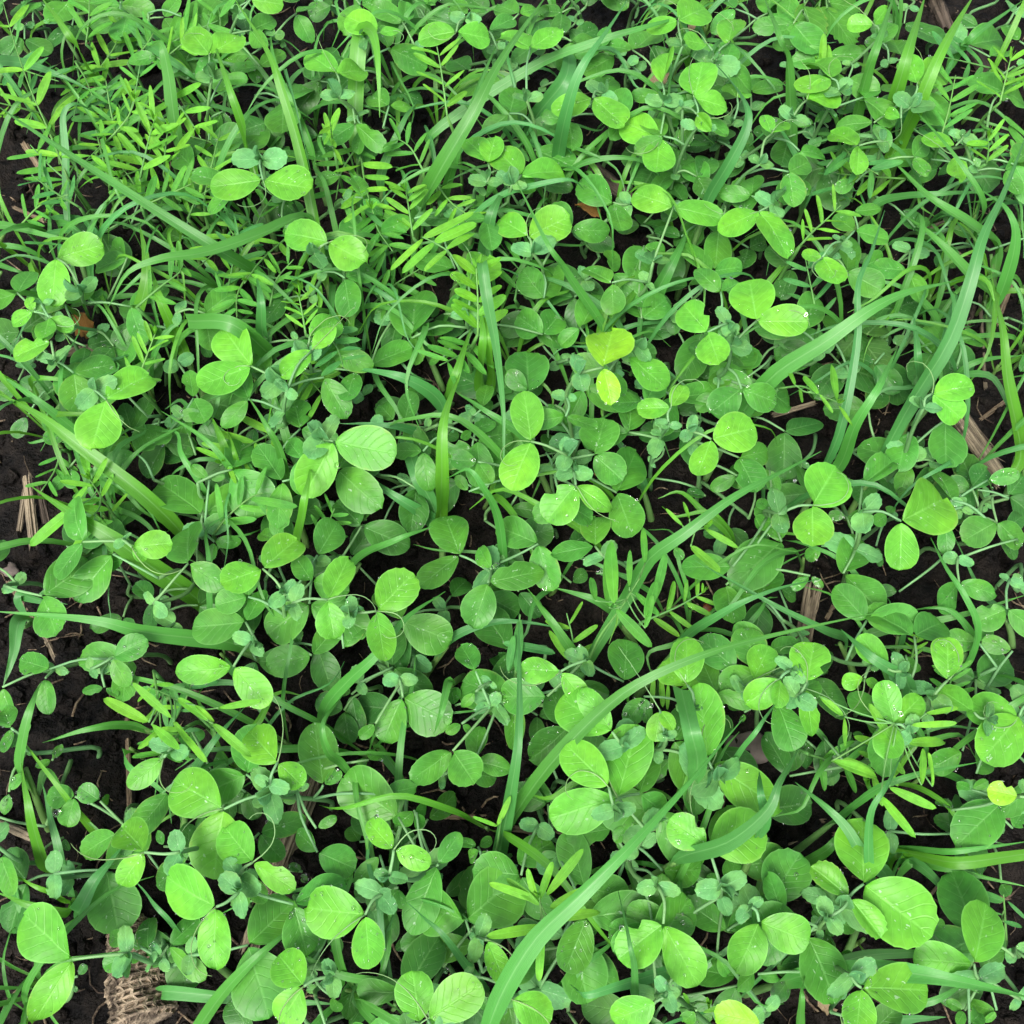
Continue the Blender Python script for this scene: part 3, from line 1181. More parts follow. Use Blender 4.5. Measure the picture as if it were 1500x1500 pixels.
# ------------------------------------------------------------------ grass plants (cereal seedlings)
# photo pixels root-end first, width in pixels, height at the start and at the crest, hue: g green, b blue-green, y yellow-green
GRASS = """376 402,310 360,133 247,-12 150|22|.07 .13|g
135 105,100 50,60 -5|18|.06 .12|y
472 382,443 233,413 133,393 77,340 -8|18|.05 .14|y
368 232,353 177,333 120,311 55|18|.07 .13|y
258 190,247 110,236 66,220 68|22|.07 .12|g
445 317,383 343,300 370,233 380,187 400,160 448|18|.08 .13|g
520 195,526 62,541 43,553 80,556 172|24|.06 .13|y
613 315,643 253,693 167,733 90,803 -10|27|.05 .15|g
650 290,672 215,700 130,730 60|14|.05 .12|g
817 232,827 177,847 110,877 63,922 -4|20|.06 .15|b
640 190,777 100,867 63,950 38,1000 24|16|.05 .11|g
783 175,827 117,834 78|24|.05 .09|b
700 310,745 282,790 270,835 263,856 278|12|.08 .11|b
712 368,722 310,748 264|25|.06 .10|b
706 385,714 440,727 510,737 600,738 690|17|.13 .12|b
890 490,833 403,800 353,755 262|14|.05 .13|g
955 440,985 385,1010 335|25|.05 .08|g
885 482,915 446,942 412|22|.05 .07|y
1158 220,1155 100,1140 50,1118 -8|17|.05 .14|g
1245 205,1267 117,1287 60,1310 -8|22|.05 .13|g
1283 205,1313 133,1333 67,1356 -8|26|.05 .13|y
1310 220,1347 147,1383 67,1428 -10|26|.05 .13|y
1400 80,1430 50,1500 0|16|.05 .08|g
1037 292,1067 240,1093 187,1090 147,1052 98|20|.08 .14|b
1285 682,1333 593,1390 500,1420 417,1440 347,1473 277,1506 190|24|.04 .16|b
1458 362,1427 333,1360 287,1300 228|22|.05 .10|g
1449 430,1417 400,1367 347,1318 312|22|.04 .09|g
1293 294,1370 284,1452 281|14|.05 .08|b
1470 420,1487 355,1477 310,1430 272|18|.05 .10|g
1207 685,1233 620,1255 500,1257 417,1277 367,1296 308|14|.04 .13|b
1080 615,1133 550,1210 500,1277 453,1333 427,1402 411|27|.05 .13|g
1495 660,1477 567,1467 480,1450 395|24|.04 .11|y
252 765,200 717,113 650,60 610,-10 572|26|.05 .10|y
112 632,50 583,-8 543|16|.05 .08|g
282 872,217 827,167 790,107 753,45 712|34|.04 .10|y
335 941,217 927,133 908,-12 895|25|.04 .09|g
155 798,158 850,162 908|9|.08 .07|b
28 912,20 957,5 1005|22|.05 .05|b
103 812,80 853,50 878|20|.04 .04|b
30 874,60 880,99 885|17|.03 .04|b
367 705,337 683,300 643,236 602|14|.04 .09|g
347 702,327 650,309 608|18|.04 .08|y
358 706,345 665,333 628|13|.04 .08|y
424 718,410 660,390 623,362 578|14|.04 .10|g
438 798,447 733,456 680|20|.05 .11|y
645 752,647 700,650 617,674 546|24|.04 .13|y
655 600,668 550,690 480|22|.04 .10|y
705 560,708 500,704 440|20|.04 .11|y
722 560,716 500,712 450|16|.04 .11|y
642 585,583 551,505 539|22|.06 .09|b
612 634,567 623,498 620|14|.05 .07|b
632 737,610 693,592 636|22|.04 .06|b
635 765,583 730,515 686|22|.03 .06|b
770 642,713 603,665 572|14|.07 .09|g
739 835,730 760,707 713,685 688,654 701|13|.04 .13|g
525 818,583 790,634 771|14|.05 .08|g
478 1035,510 997,550 960,593 907,652 866|20|.05 .10|g
848 975,833 947,800 900,772 862|20|.03 .06|g
902 898,867 877,808 860|18|.04 .06|g
655 940,700 917,757 910,832 923|14|.04 .06|b
866 962,917 877,950 820,1000 783,1067 733,1133 697,1203 661|22|.04 .13|g
1006 932,1050 903,1117 870,1202 847|14|.07 .12|b
1235 935,1200 920,1117 877,1018 821|14|.05 .10|b
737 1228,767 1173,817 1107,883 1040,943 997,1033 958,1133 930,1302 894|21|.03 .15|g
1277 928,1400 903,1505 871|16|.03 .06|g
1422 950,1417 920,1383 890,1322 897|14|.04 .07|g
1408 985,1427 950,1430 910,1413 873,1387 833,1363 788|15|.04 .10|g
1230 682,1253 623,1287 567,1314 511|20|.04 .11|g
1345 570,1344 520,1338 460|18|.05 .10|b
1330 1002,1277 963,1232 922|22|.09 .11|b
1322 925,1312 900,1300 876|16|.05 .07|b
187 1061,133 1067,62 1088|14|.04 .06|g
30 1120,43 1043,61 998|20|.06 .09|g
64 1262,43 1187,31 1118|22|.03 .08|y
138 1218,83 1150,18 1065|12|.03 .07|y
101 1303,83 1233,62 1148|24|.02 .05|b
103 1334,50 1327,-8 1306|22|.03 .06|y
105 1320,60 1300,-8 1270|18|.03 .06|y
282 1386,240 1340,198 1290|16|.04 .08|b
115 1336,140 1290,182 1238|28|.05 .07|b
246 1452,333 1460,433 1467,495 1471|22|.03 .04|b
290 1508,333 1447,383 1397,448 1342|22|.03 .09|g
645 1448,500 1428,412 1379|20|.03 .06|g
500 1118,480 1100,473 1060,502 1018|14|.08 .12|g
268 1160,310 1090,358 1036|16|.06 .09|b
729 1260,747 1167,760 1067,760 898|23|.03 .12|b
712 1515,738 1450,785 1375,850 1312,925 1238,1005 1150,1088 1054|31|.12 .18|g
703 1440,650 1370,596 1322|16|.05 .09|b
806 1463,860 1410,915 1368|18|.05 .07|g
975 1423,917 1440,860 1457,836 1442|21|.08 .10|b
928 1505,930 1427,923 1383,906 1306|13|.07 .13|b
657 1000,647 1040,636 1074|14|.07 .08|g
985 1360,993 1310,1000 1272|20|.05 .08|g
1072 1115,1110 1067,1141 1022|12|.10 .13|b
1000 1254,1067 1233,1123 1187,1143 1143,1171 1096|25|.10 .16|b
1022 1117,1012 1070,998 1010|28|.13 .16|b
1120 1200,1114 1160,1112 1130|18|.13 .15|b
1274 1323,1272 1240,1277 1187,1300 1150,1324 1099|14|.07 .14|b
1298 1282,1267 1257,1240 1213,1207 1180,1165 1146|22|.08 .10|b
1232 1195,1277 1160,1333 1137,1435 1116|18|.07 .11|g
1176 1264,1217 1240,1248 1192|22|.04 .08|g
1186 1426,1267 1400,1367 1395,1470 1393|22|.05 .08|g
1184 1428,1300 1423,1400 1437,1512 1462|36|.06 .11|g
1310 1250,1400 1263,1508 1250|20|.02 .06|y
1308 1244,1400 1246,1508 1232|15|.02 .07|g
1320 1255,1350 1270,1390 1310,1420 1343|18|.02 .04|b
1330 1262,1390 1273,1508 1300|17|.02 .05|g
1170 1505,1174 1460,1180 1418|15|.07 .10|g
1113 1302,1123 1253,1113 1220|16|.04 .05|y
1288 1494,1340 1492,1386 1490|20|.03 .03|b
0 330,70 345,140 360|12|.05 .06|g
-5 388,20 395,42 402|10|.04 .05|g
70 400,130 340,180 250|13|.05 .09|g
200 480,215 400,205 330|24|.05 .09|y
262 500,235 440,222 395|20|.05 .09|y
385 490,382 440,376 405|18|.08 .11|b
395 520,340 475,275 470|24|.07 .11|g
100 330,97 230,93 170,110 152,140 165|12|.05 .10|b
0 90,60 100,140 135|18|.05 .09|b
205 60,260 95,300 125|16|.05 .10|b
560 250,590 180,610 150|14|.05 .08|b
520 290,560 330,600 345|12|.06 .08|b
70 1130,105 1180,160 1230|14|.03 .04|g
1425 350,1440 300,1400 230,1330 150|12|.05 .12|g
1370 470,1340 430,1325 420|16|.04 .06|g
1390 560,1430 530,1500 520|14|.04 .06|g
1480 900,1440 870,1400 790|12|.03 .05|b
940 700,900 640,850 600|12|.04 .05|b
450 200,405 100,395 40|12|.05 .08|g
610 480,560 430,500 400|13|.05 .07|b
420 640,395 560,380 500|14|.05 .07|g
250 1010,340 1000,430 1030|14|.04 .06|b
560 1100,590 1150,580 1210|18|.04 .05|g
1010 1430,1080 1380,1110 1350|12|.05 .06|b"""
HUE = dict(g=(0.084, 0.320, 0.048), b=(0.076, 0.295, 0.066), y=(0.104, 0.345, 0.024))

def blade(parent, off, pts, width, color, seed, cut=False, m=20):
    rg = random.Random(seed)
    C = catmull(pts, m)
    T = frames(C)
    face = Vector((rg.uniform(-.3, .3), -0.45 + rg.uniform(-.3, .3), 1)).normalized()
    tw = rg.uniform(-1.1, 1.1)
    fold = rg.uniform(.2, .75)
    V, F, UV = [], [], []
    us = (-1, -.5, 0, .5, 1)
    for i, c in enumerate(C):
        t = i / (m - 1)
        s = T[i].cross(face)
        if s.length < .05:
            s = Vector((1, 0, 0))
        s.normalize()
        n = s.cross(T[i]).normalized()
        a = tw * (t - .4)
        s, n = s * math.cos(a) + n * math.sin(a), n * math.cos(a) - s * math.sin(a)
        taper = min(1, .40 + 2.4 * t) * (1 if cut else min(1, ((1 - t) / .62)) ** .8)
        wv = 1 + .05 * math.sin(9 * t + seed)
        hw = max(width * .5 * taper * wv, .00018)
        fo = fold * (1.5 - t)
        for u in us:
            rim = .0004 * math.sin(23 * t + u * 3 + seed) * abs(u)
            V.append(c + s * (u * hw) + n * (abs(u) * hw * fo - .3 * abs(u) ** 2 * hw * fo + rim) - off)
            UV.append((.5 + .5 * u, t))
    k = len(us)
    for i in range(m - 1):
        for j in range(k - 1):
            F.append((i * k + j, i * k + j + 1, (i + 1) * k + j + 1, (i + 1) * k + j))
    o = mesh_obj("blade", V, F, M_BLADE, parent, uvs=UV)
    o.color = (*color, 1)
    return o, C

def build_grass():
    B = []
    for line in GRASS.strip().splitlines():
        p, wd, zz, hue = line.split('|')
        pts = [tuple(map(float, q.split())) for q in p.split(',')]
        z0, z1 = map(float, zz.split())
        B.append(dict(p=pts, w=float(wd), z0=z0, z1=z1, h=hue))
    groups = []
    for b in B:
        for g in groups:
            q = g[0]['p'][0]
            if math.hypot(q[0] - b['p'][0][0], q[1] - b['p'][0][1]) < 44 and len(g) < 5:
                g.append(b)
                break
        else:
            groups.append([b])
    out = []
    for gi, g in enumerate(groups):
        big = max(g, key=lambda b: b['w'])
        q0 = P(*g[0]['p'][0], g[0]['z0'])
        # the culm rises from a root a little further along the blade's own line
        q1 = P(*g[0]['p'][1], g[0]['z0'])
        back = (q0 - q1)
        back.z = 0
        rt = q0 + back.normalized() * min(g[0]['z0'] * .55, .03)
        root = Vector((rt.x, rt.y, gz(rt.x, rt.y) - .002))
        mid = big['p'][len(big['p']) // 2]
        mid = (min(max(mid[0], 10), 1490), min(max(mid[1], 10), 1490))
        o = thing("grass_plant", root, "grass", "cereal grass plants among the peas", mid)
        THINGS[-1]['desc'] = dict(n=len(g), w=big['w'], h=big['h'], p=big['p'])
        # short sheath / culm
        top = q0 - Vector((0, 0, .008))
        top.z = max(top.z, root.z + .012)
        cl = catmull([root, root.lerp(top, .5) + Vector((0, 0, .003)), top], 7)
        tube("sheath", cl, [.0024, .0024, .0023, .0021, .0019, .0016, .0012], M_STEM, o, root, 7, jit((0.13, 0.27, 0.07)))
        for bi, b in enumerate(g):
            n = len(b['p'])
            W = []
            for i, (x, y) in enumerate(b['p']):
                f = i / (n - 1)
                z = b['z0'] + (b['z1'] - b['z0']) * math.sin(min(f / .7, 1) * math.pi / 2)
                if f > .7:
                    z -= (b['z1'] - .02) * .22 * ((f - .7) / .3) ** 1.5
                W.append(P(x, y, z))
            st = cl[3].lerp(cl[5], rnd(0, 1))
            sc = (W[0] - CAM).dot(FWD) * TF / 750
            pts = [st] + W if (W[0] - st).length > .006 else W
            col = jit(HUE[b['h']], .12)
            for q in range(len(W) - 1):
                cover(W[q], W[q + 1], .6)
            blade(o, root, pts, b['w'] * sc * .95, col, gi * 7 + bi, cut=(n == 3 and b['w'] > 18 and random.random() < .12), m=24)
        out.append(o)
    return out
build_grass()

# ------------------------------------------------------------------ vetch plants
# rachis pixels root-end first | pairs | leaflet length px | height at root end and tip | hue | extra leaflets a>b
VETCHES = """100 263,78 208,62 170,45 132,20 60,4 2|5|52|.07 .11|y|
168 190,160 150,155 118|3|34|.06 .08|g|
140 225,185 175,200 140|4|36|.06 .09|y|
205 262,213 225,222 190,228 172|4|52|.07 .11|y|
240 255,242 220,247 182|3|46|.07 .10|y|
160 270,150 230,140 190|4|38|.05 .07|g|
215 300,190 260,165 230|4|40|.05 .07|g|
490 222,486 200,484 180|4|36|.08 .12|y|
200 450,235 420,262 400,268 388|3|44|.08 .11|g|
448 490,443 460,437 430|3|34|.08 .10|y|
655 170,650 130,645 95,640 68|4|44|.09 .12|y|
605 348,598 300,594 275|4|40|.07 .10|y|
||74|.11 .12|y|620 348>694 314;636 355>698 328;654 366>696 336;620 350>572 395;636 356>590 395;654 368>621 395
700 490,700 440,697 385|5|46|.09 .12|w|
1172 360,1190 340,1210 322,1232 300|4|40|.10 .13|y|
1380 195,1390 160,1400 110|4|44|.09 .11|g|
1465 150,1472 120,1482 80|4|42|.08 .10|y|
1445 240,1448 220,1447 200|3|40|.08 .10|y|
167 755,150 730,128 697|3|48|.06 .09|y|130 697>120 650;128 712>102 742;118 738>40 797;137 755>98 820
315 780,335 755,365 730,385 722|3|52|.06 .08|g|366 730>434 742
862 968,880 930,910 890,935 850|0|70|.07 .12|g|892 890>895 800;922 860>922 805;945 825>942 772;958 880>975 812;930 868>968 902;902 892>955 948;900 885>893 788;945 905>962 850;945 920>958 872;872 880>866 846
755 990,757 950,762 900|0|60|.05 .07|b|737 942>813 957;757 985>760 905;745 985>752 930
1140 569,1175 566,1200 578,1235 592|0|40|.07 .10|y|1165 564>1155 540;1172 569>1174 591;1199 577>1176 548;1201 578>1220 605;1226 590>1216 536;1227 592>1250 623
1000 785,1010 780,1035 772|0|50|.10 .12|y|1033 775>1082 802;1012 800>1055 838;1010 760>1000 735;1000 770>975 745
1335 965,1340 945,1346 930|4|22|.04 .06|y|
310 1067,280 1040,250 1020,215 1005|0|65|.09 .13|y|218 1058>152 1023;252 1052>192 1000;222 1062>267 1097;255 1057>300 1117;312 1060>365 1107;320 1037>383 1025;305 1055>260 1020;286 1033>312 1055
795 1375,793 1340,790 1310|0|80|.09 .13|y|790 1320>716 1292;800 1312>854 1243;790 1318>810 1262;800 1358>711 1371;805 1348>882 1333;795 1360>787 1437;787 1325>773 1272;790 1326>742 1286;805 1330>870 1300
1330 1088,1322 1075,1310 1060|0|55|.10 .13|y|1357 1045>1406 1037;1336 1062>1402 1060;1328 1088>1390 1086;1350 1150>1352 1096;1366 1152>1365 1104;1200 1020>1236 1048;1237 1050>1239 1094;1218 1115>1288 1137;1290 1166>1338 1225;1303 1153>1370 1183;1310 1090>1270 1030
1010 1480,1020 1468,1040 1470|0|45|.05 .07|y|1030 1483>1078 1468;1010 1470>1000 1455;1020 1475>1012 1495
725 1260,732 1215,735 1200|0|42|.05 .09|y|728 1210>748 1165;728 1210>692 1195
1474 1380,1472 1340,1470 1310|0|40|.03 .05|b|1470 1320>1427 1307;1476 1320>1505 1347;1470 1350>1500 1358;1468 1340>1450 1335
470 800,480 770,490 745|3|34|.05 .07|g|
30 330,60 300,100 285|4|34|.05 .08|g|
395 450,405 410,430 380|4|36|.06 .08|g|
330 480,320 450,330 420|4|34|.06 .08|g|
560 440,545 400,530 370|4|38|.06 .08|g|
620 250,600 215,575 200|4|40|.06 .08|g|
330 170,300 160,270 150|4|34|.05 .08|g|
275 320,290 290,320 270|4|34|.06 .08|y|
110 90,125 115,135 140|4|34|.05 .08|g|
1200 480,1190 430,1180 380|4|42|.06 .09|b|
1440 180,1460 220,1490 250|4|36|.06 .08|b|
90 660,80 690,60 720|3|36|.04 .05|g|"""
VHUE = dict(g=(0.080, 0.33, 0.038), y=(0.140, 0.44, 0.036), b=(0.065, 0.28, 0.062), w=(0.13, .43, .026))

def build_vetch():
    for vi, line in enumerate(VETCHES.strip().splitlines()):
        rp, n, L, zz, hue, ex = line.split('|')
        exs = [tuple(tuple(map(float, q.split())) for q in e.split('>')) for e in ex.split(';')] if ex else []
        z0, z1 = map(float, zz.split())
        L = float(L)
        n = int(n) if n else 0
        rr = [tuple(map(float, q.split())) for q in rp.split(',')] if rp else [(672, 392), (658, 370), (637, 356), (618, 347)]
        R3 = [P(x, y, z0 + (z1 - z0) * i / (len(rr) - 1)) for i, (x, y) in enumerate(rr)]
        bx, by = R3[0].x + rnd(-.01, .01), R3[0].y + rnd(0, .02)
        base = Vector((bx, by, gz(bx, by) - .003))
        pxm = rr[len(rr) // 2]
        o = thing("vetch_plant", base, "vetch plant", "vetch plants among the peas", pxm)
        THINGS[-1]['desc'] = dict(n=n * 2 + len(exs), h=hue)
        C = catmull(R3, 14)
        st = catmull([base, base.lerp(R3[0], .55) + Vector((rnd(-.006, .006), rnd(-.006, .006), .006)), R3[0]], 7)
        tube("stem", st, [.0013] * 6 + [.001], M_STEM, o, base, 6, jit((0.10, 0.27, 0.06)))
        rc = tube("leaf_stalk", C, [.0009 - .00004 * i for i in range(14)], M_STEM, o, base, 5, jit((0.12, 0.30, 0.07)))
        T = frames(C)
        col = VHUE[hue]
        src = VETCH_W if hue == 'w' else VETCH
        sc = (C[7] - CAM).dot(FWD) * TF / 750
        for k in range(n):
            f = (k + .6) / (n + .3)
            i = min(int(f * 13), 12)
            c = C[i].lerp(C[i + 1], f * 13 - i)
            for s in (-1, 1):
                side = T[i].cross(Vector((0, -.3, 1))).normalized()
                a = rnd(.75, 1.15)
                d = (side * (s * math.sin(a)) + T[i] * math.cos(a) + Vector((0, 0, rnd(-.2, .25)))).normalized()
                cc = c + T[i] * rnd(-.002, .002)
                add_leaf("leaflet", random.choice(src), rc, base, cc, cc + d * L * sc * rnd(.9, 1.2) * (1 - .2 * f), jit(col, .12), roll=rnd(-.5, .5))
        for a_, b_ in exs:
            z = rnd(z0 + .6 * (z1 - z0), z1)
            A = P(*a_, z)
            # hang the leaflet on the rachis: a hair-thin stalk joins it where the photo hides the joint
            q = min(C, key=lambda c: (c - A).length)
            if (q - A).length > .006:
                mid = A.lerp(q, .5) + Vector((0, 0, -.003))
                tube("side_stalk", catmull([q, mid, A], 6), .0005, M_STEM, o, base, 4, jit((0.13, 0.31, 0.08)))
            add_leaf("leaflet", random.choice(src), rc, base, A, P(*b_, z + rnd(-.008, .01)), jit(col, .12), roll=rnd(-.4, .4), sx=rnd(.9, 1.15))
        # folded young leaflets at the growing tip
        if hue in 'yw' and random.random() < .7:
            for k in range(4):
                d = (T[-1] * .6 + Vector((rnd(-.6, .6), rnd(-.6, .6), 1))).normalized()
                add_leaf("young_leaflet", VETCH[4], rc, base, C[-2], C[-2] + d * .009 * rnd(.7, 1.2), jit(VHUE['y'], .1), roll=rnd(-3, 3))
build_vetch()

# ------------------------------------------------------------------ lower growth filling the gaps, leaving the bare patches open
def fill_peas(limit, thresh):
    cells = [(i, j) for i in range(1, 51) for j in range(0, 51)]
    random.shuffle(cells)
    n = 0
    for i, j in cells:
        if n >= limit:
            break
        x, y = (i - 1 + rnd(.2, .8)) * 30, (j - 1 + rnd(.2, .8)) * 30
        if COVER[j, i] > (1.3 if y < 130 else thresh if y < 720 else .2) or is_bare(x, y):
            continue
        z = rnd(.025, .075)
        S = P(x, y, z)
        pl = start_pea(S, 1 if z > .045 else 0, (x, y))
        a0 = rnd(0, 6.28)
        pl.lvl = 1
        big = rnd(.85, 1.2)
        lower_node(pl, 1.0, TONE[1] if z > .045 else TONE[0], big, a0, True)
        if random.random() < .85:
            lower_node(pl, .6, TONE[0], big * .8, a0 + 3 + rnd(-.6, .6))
        PLANTS.append(pl)
        n += 1
    return n

def fill_grass(limit):
    n = 0
    while n < limit:
        x, y = rnd(0, 1500), rnd(0, 1500)
        if is_bare(x, y) or (y > 800 and random.random() < .6) or (450 < x < 1200 and 350 < y < 1100 and random.random() < .4):
            continue
        r = P(x, y, 0)
        root = Vector((r.x, r.y, gz(r.x, r.y) - .002))
        k = random.choice([2, 3, 3, 4, 5])
        o = thing("grass_plant", root, "grass", "cereal grass plants among the peas", (x, y))
        top = root + Vector((rnd(-.006, .006), rnd(-.006, .006), rnd(.02, .035)))
        cl = catmull([root, root.lerp(top, .5) + Vector((.001, 0, 0)), top], 6)
        tube("sheath", cl, [.0015, .0015, .0014, .0013, .0012, .001], M_STEM, o, root, 6, jit((0.12, 0.25, 0.06)))
        hue = random.choice('gggby')
        a0 = rnd(0, 6.28)
        pp = None
        for q in range(k):
            a = a0 + q * 2.4 + rnd(-.5, .5)
            L = rnd(.045, .12)
            h = rnd(.5, 1.5)
            d = Vector((math.cos(a), math.sin(a), 0))
            pts = [cl[3], top + d * L * .18 + Vector((0, 0, L * .30 * h)), top + d * L * .48 + Vector((0, 0, L * .5 * h)),
                   top + d * L * .8 + Vector((0, 0, L * .42 * h)) + Vector((-d.y, d.x, 0)) * rnd(-.01, .01), top + d * L + Vector((0, 0, L * rnd(.05, .38) * h))]
            if (q or is_bare(*pix(pts[2]))) and (is_bare(*pix(pts[2])) or is_bare(*pix(pts[4]))) and not (q == k - 1 and pp is None):
                continue
            for u in range(4):
                cover(pts[u], pts[u + 1], .4)
            if pp is None:
                pp = [pix(top), pix(pts[-1])]
            blade(o, root, pts, rnd(.0020, .0050), jit(HUE[hue], .14), n * 5 + q + 900, m=16)
        THINGS[-1]['desc'] = dict(n=k, w=14, h=hue, p=pp)
        THINGS[-1]['px'] = pix(top.lerp(pts[2], .6))
        n += 1

def fill_vetch():
    """low vetch shoots, thickest in the upper left of the patch"""
    zones = [(0, 60, 330, 330, 24), (330, 300, 760, 540, 12), (1180, 90, 1500, 330, 8), (820, 850, 1010, 1000, 3), (130, 980, 330, 1100, 3), (1180, 1000, 1420, 1180, 3), (500, 150, 720, 330, 5), (40, 560, 430, 780, 3)]
    out = []
    for x0, y0, x1, y1, k in zones:
        for _ in range(k):
            for _t in range(8):
                x, y = rnd(x0, x1), rnd(y0, y1)
                if not is_bare(x, y):
                    break
            a = rnd(0, 6.28)
            L = rnd(60, 110)
            pts = [(x, y), (x + math.cos(a) * L * .5 + rnd(-9, 9), y + math.sin(a) * L * .5), (x + math.cos(a) * L, y + math.sin(a) * L)]
            z0 = rnd(.035, .08)
            out.append(",".join("%.0f %.0f" % p for p in pts) + "|%d|%d|%.3f %.3f|%s|" % (random.choice([3, 4, 4]), rnd(38, 56), z0, z0 + rnd(.005, .035), random.choice('ggyyb')))
    return out
VETCHES = "\n".join(fill_vetch())
build_vetch()
fill_grass(185)
fill_peas(140, .8)

# ------------------------------------------------------------------ other weeds
def weed(name, cat, label, rootpx, leaves, meshes, color, z):
    r = P(*rootpx, 0)
    base = Vector((r.x, r.y, gz(r.x, r.y) - .002))
    o = thing(name, base, cat)
    o["label"] = label
    crown = base + Vector((0, 0, z * .55))
    tube("stem", catmull([base, base.lerp(crown, .5) + Vector((.002, 0, 0)), crown], 5), .0014, M_STEM, o, base, 6, jit((0.10, 0.22, 0.06)))
    for (a, b_) in leaves:
        zz = z * rnd(.8, 1.15)
        A, B_ = P(*a, zz), P(*b_, zz + rnd(-.008, .002))
        pt = tube("petiole", catmull([crown, crown.lerp(A, .5) + Vector((0, 0, .006)), A], 6), .0008, M_STEM, o, base, 5, jit((0.12, 0.26, 0.07)))
        add_leaf("leaf", random.choice(meshes), pt, base, A, B_, jit(color, .1), roll=rnd(-.2, .2))
weed("toothed_weed", "weed", "small weed with jagged toothed green leaves beneath the peas at the top edge", (1190, 20),
     [((1168, 6), (1152, 34)), ((1178, 8), (1196, 64)), ((1212, 14), (1252, 62)), ((1215, 4), (1262, 12)), ((1160, 0), (1120, 22)), ((1200, 10), (1222, 44)), ((1150, -10), (1182, -30))], WEED, (0.060, 0.235, 0.022), .055)
weed("crinkled_weed", "weed", "small weed with crinkled scalloped round leaf beside the bare patch of soil", (1275, 500),
     [((1262, 498), (1296, 540)), ((1255, 492), (1232, 520)), ((1270, 490), (1290, 470))], WEEDR, (0.048, 0.17, 0.026), .05)

# ------------------------------------------------------------------ dry remains on the soil
def stalk(name, cat, label, a, b_, wpx, z=0.008, mat=None, sides=18, ribs=0.14, fray=1.0, strands=4, hollow=True, lift=0.0):
    """a broken length of dry stalk: ribbed rind, frayed ends, loose fibres"""
    mat = mat or M_STRAW
    A, B_ = P(*a, z), P(*b_, z + lift)
    ax = B_ - A
    L = ax.length
    d = ax.normalized()
    sc = (A.lerp(B_, .5) - CAM).dot(FWD) * TF / 750
    r = wpx * sc * .5
    A.z = max(gz(A.x, A.y) + r * .55, A.z * .4)
    B_.z = max(gz(B_.x, B_.y) + r * .55, B_.z * .4) + lift
    o = thing(name, A, cat)
    o["label"] = label
    rot = (B_ - A).to_track_quat('Z', 'Y').to_matrix().to_4x4()
    L = (B_ - A).length
    rg = random.Random(int(a[0] * 7 + a[1]))
    V, F = [], []
    m = 10
    ph = [rg.uniform(-1, 1) for _ in range(sides)]
    e0 = [rg.uniform(0, fray) * r * 2 for _ in range(sides)]
    e1 = [rg.uniform(0, fray) * r * 2.4 for _ in range(sides)]
    for i in range(m + 1):
        t = i / m
        bul = 1 + .06 * math.sin(t * 5 + ph[0] * 3) - .05 * t
        for k in range(sides):
            an = 2 * math.pi * k / sides
            rr = r * bul * (1 + ribs * (ph[k] + (.6 if k % 2 else -.6)) + (.05 * math.sin(t * 17 + k)))
            zz = L * t
            if i == 0:
                zz -= e0[k]
            if i == m:
                zz += e1[k]
            V.append(Vector((math.cos(an) * rr, math.sin(an) * rr * .85, zz)))
    for i in range(m):
        for k in range(sides):
            k2 = (k + 1) % sides
            F.append((i * sides + k, i * sides + k2, (i + 1) * sides + k2, (i + 1) * sides + k))
    # recessed pith at both ends
    for end, zc in ((0, r * .25), (m, L - r * .25)):
        c0 = len(V)
        for k in range(sides):
            an = 2 * math.pi * k / sides
            V.append(Vector((math.cos(an) * r * .72, math.sin(an) * r * .62, zc)))
        V.append(Vector((0, 0, zc + (.2 if end == 0 else -.2) * r)))
        for k in range(sides):
            k2 = (k + 1) % sides
            F.append((end * sides + k, end * sides + k2, c0 + k2, c0 + k))
            F.append((c0 + k, c0 + k2, c0 + sides))
    q = mesh_obj("rind", V, F, mat, o, smooth=False)
    q.matrix_local = rot
    for k in range(strands):
        an = rg.uniform(0, 6.28)
        s0 = rg.uniform(.0, .7) * L
        e = s0 + rg.uniform(.25, .6) * L
        pts = []
        for i in range(6):
            t = i / 5
            rr = r * (1.02 + .5 * t * t * rg.uniform(.1, 1))
            aa = an + .25 * t * rg.uniform(-1, 1)
            pts.append(Vector((math.cos(aa) * rr, math.sin(aa) * rr * .9, s0 + (e - s0) * t)))
        v, f = tube_geo(pts, [r * .09, r * .1, r * .1, r * .08, r * .06, r * .02], 4)
        q = mesh_obj("fibre", v, f, mat, o, smooth=False)
        q.matrix_local = rot
    return o

stalk("corn_stalk", "corn stalk", "long frayed length of tan corn stalk slanting under the peas, jagged lower end", (468, 1105), (368, 1366), 28, .012, lift=.004)
stalk("corn_stalk", "corn stalk", "frayed tan and grey corn stalk at the edge beside bare soil and upright grass", (1398, 585), (1464, 684), 26, .012)
stalk("corn_stubble", "corn stubble", "splintered upright corn stubble with pale fibres standing by the left edge", (46, 788), (41, 712), 13, .008, lift=.012, strands=6, ribs=.25, fray=1.6)
stalk("corn_stubble", "corn stubble", "narrow pale stubble splinter just beside the thicker splintered stubble", (24, 776), (36, 722), 7, .008, lift=.010, strands=3, ribs=.25, fray=1.6)
stalk("corn_stubble", "corn stubble", "darker stubble stick close by the splintered pale stubble at the left edge", (68, 772), (57, 716), 11, .006, lift=.008, mat=M_DARKSTALK)
stalk("corn_stalk", "corn stalk", "short fluted stub of corn stalk with ribbed top poking up from soil", (1178, 930), (1186, 876), 23, .008, lift=.018, ribs=.2)
stalk("rotten_stalk", "stalk", "dark rotting stalk lying in the soil near the top edge", (1420, 60), (1452, 118), 22, .008, mat=M_DARKSTALK)
stalk("rotten_stalk", "stalk", "dark fibrous rotting stalk at the top edge between grass blades", (1372, -8), (1388, 42), 20, .008, mat=M_DARKSTALK)
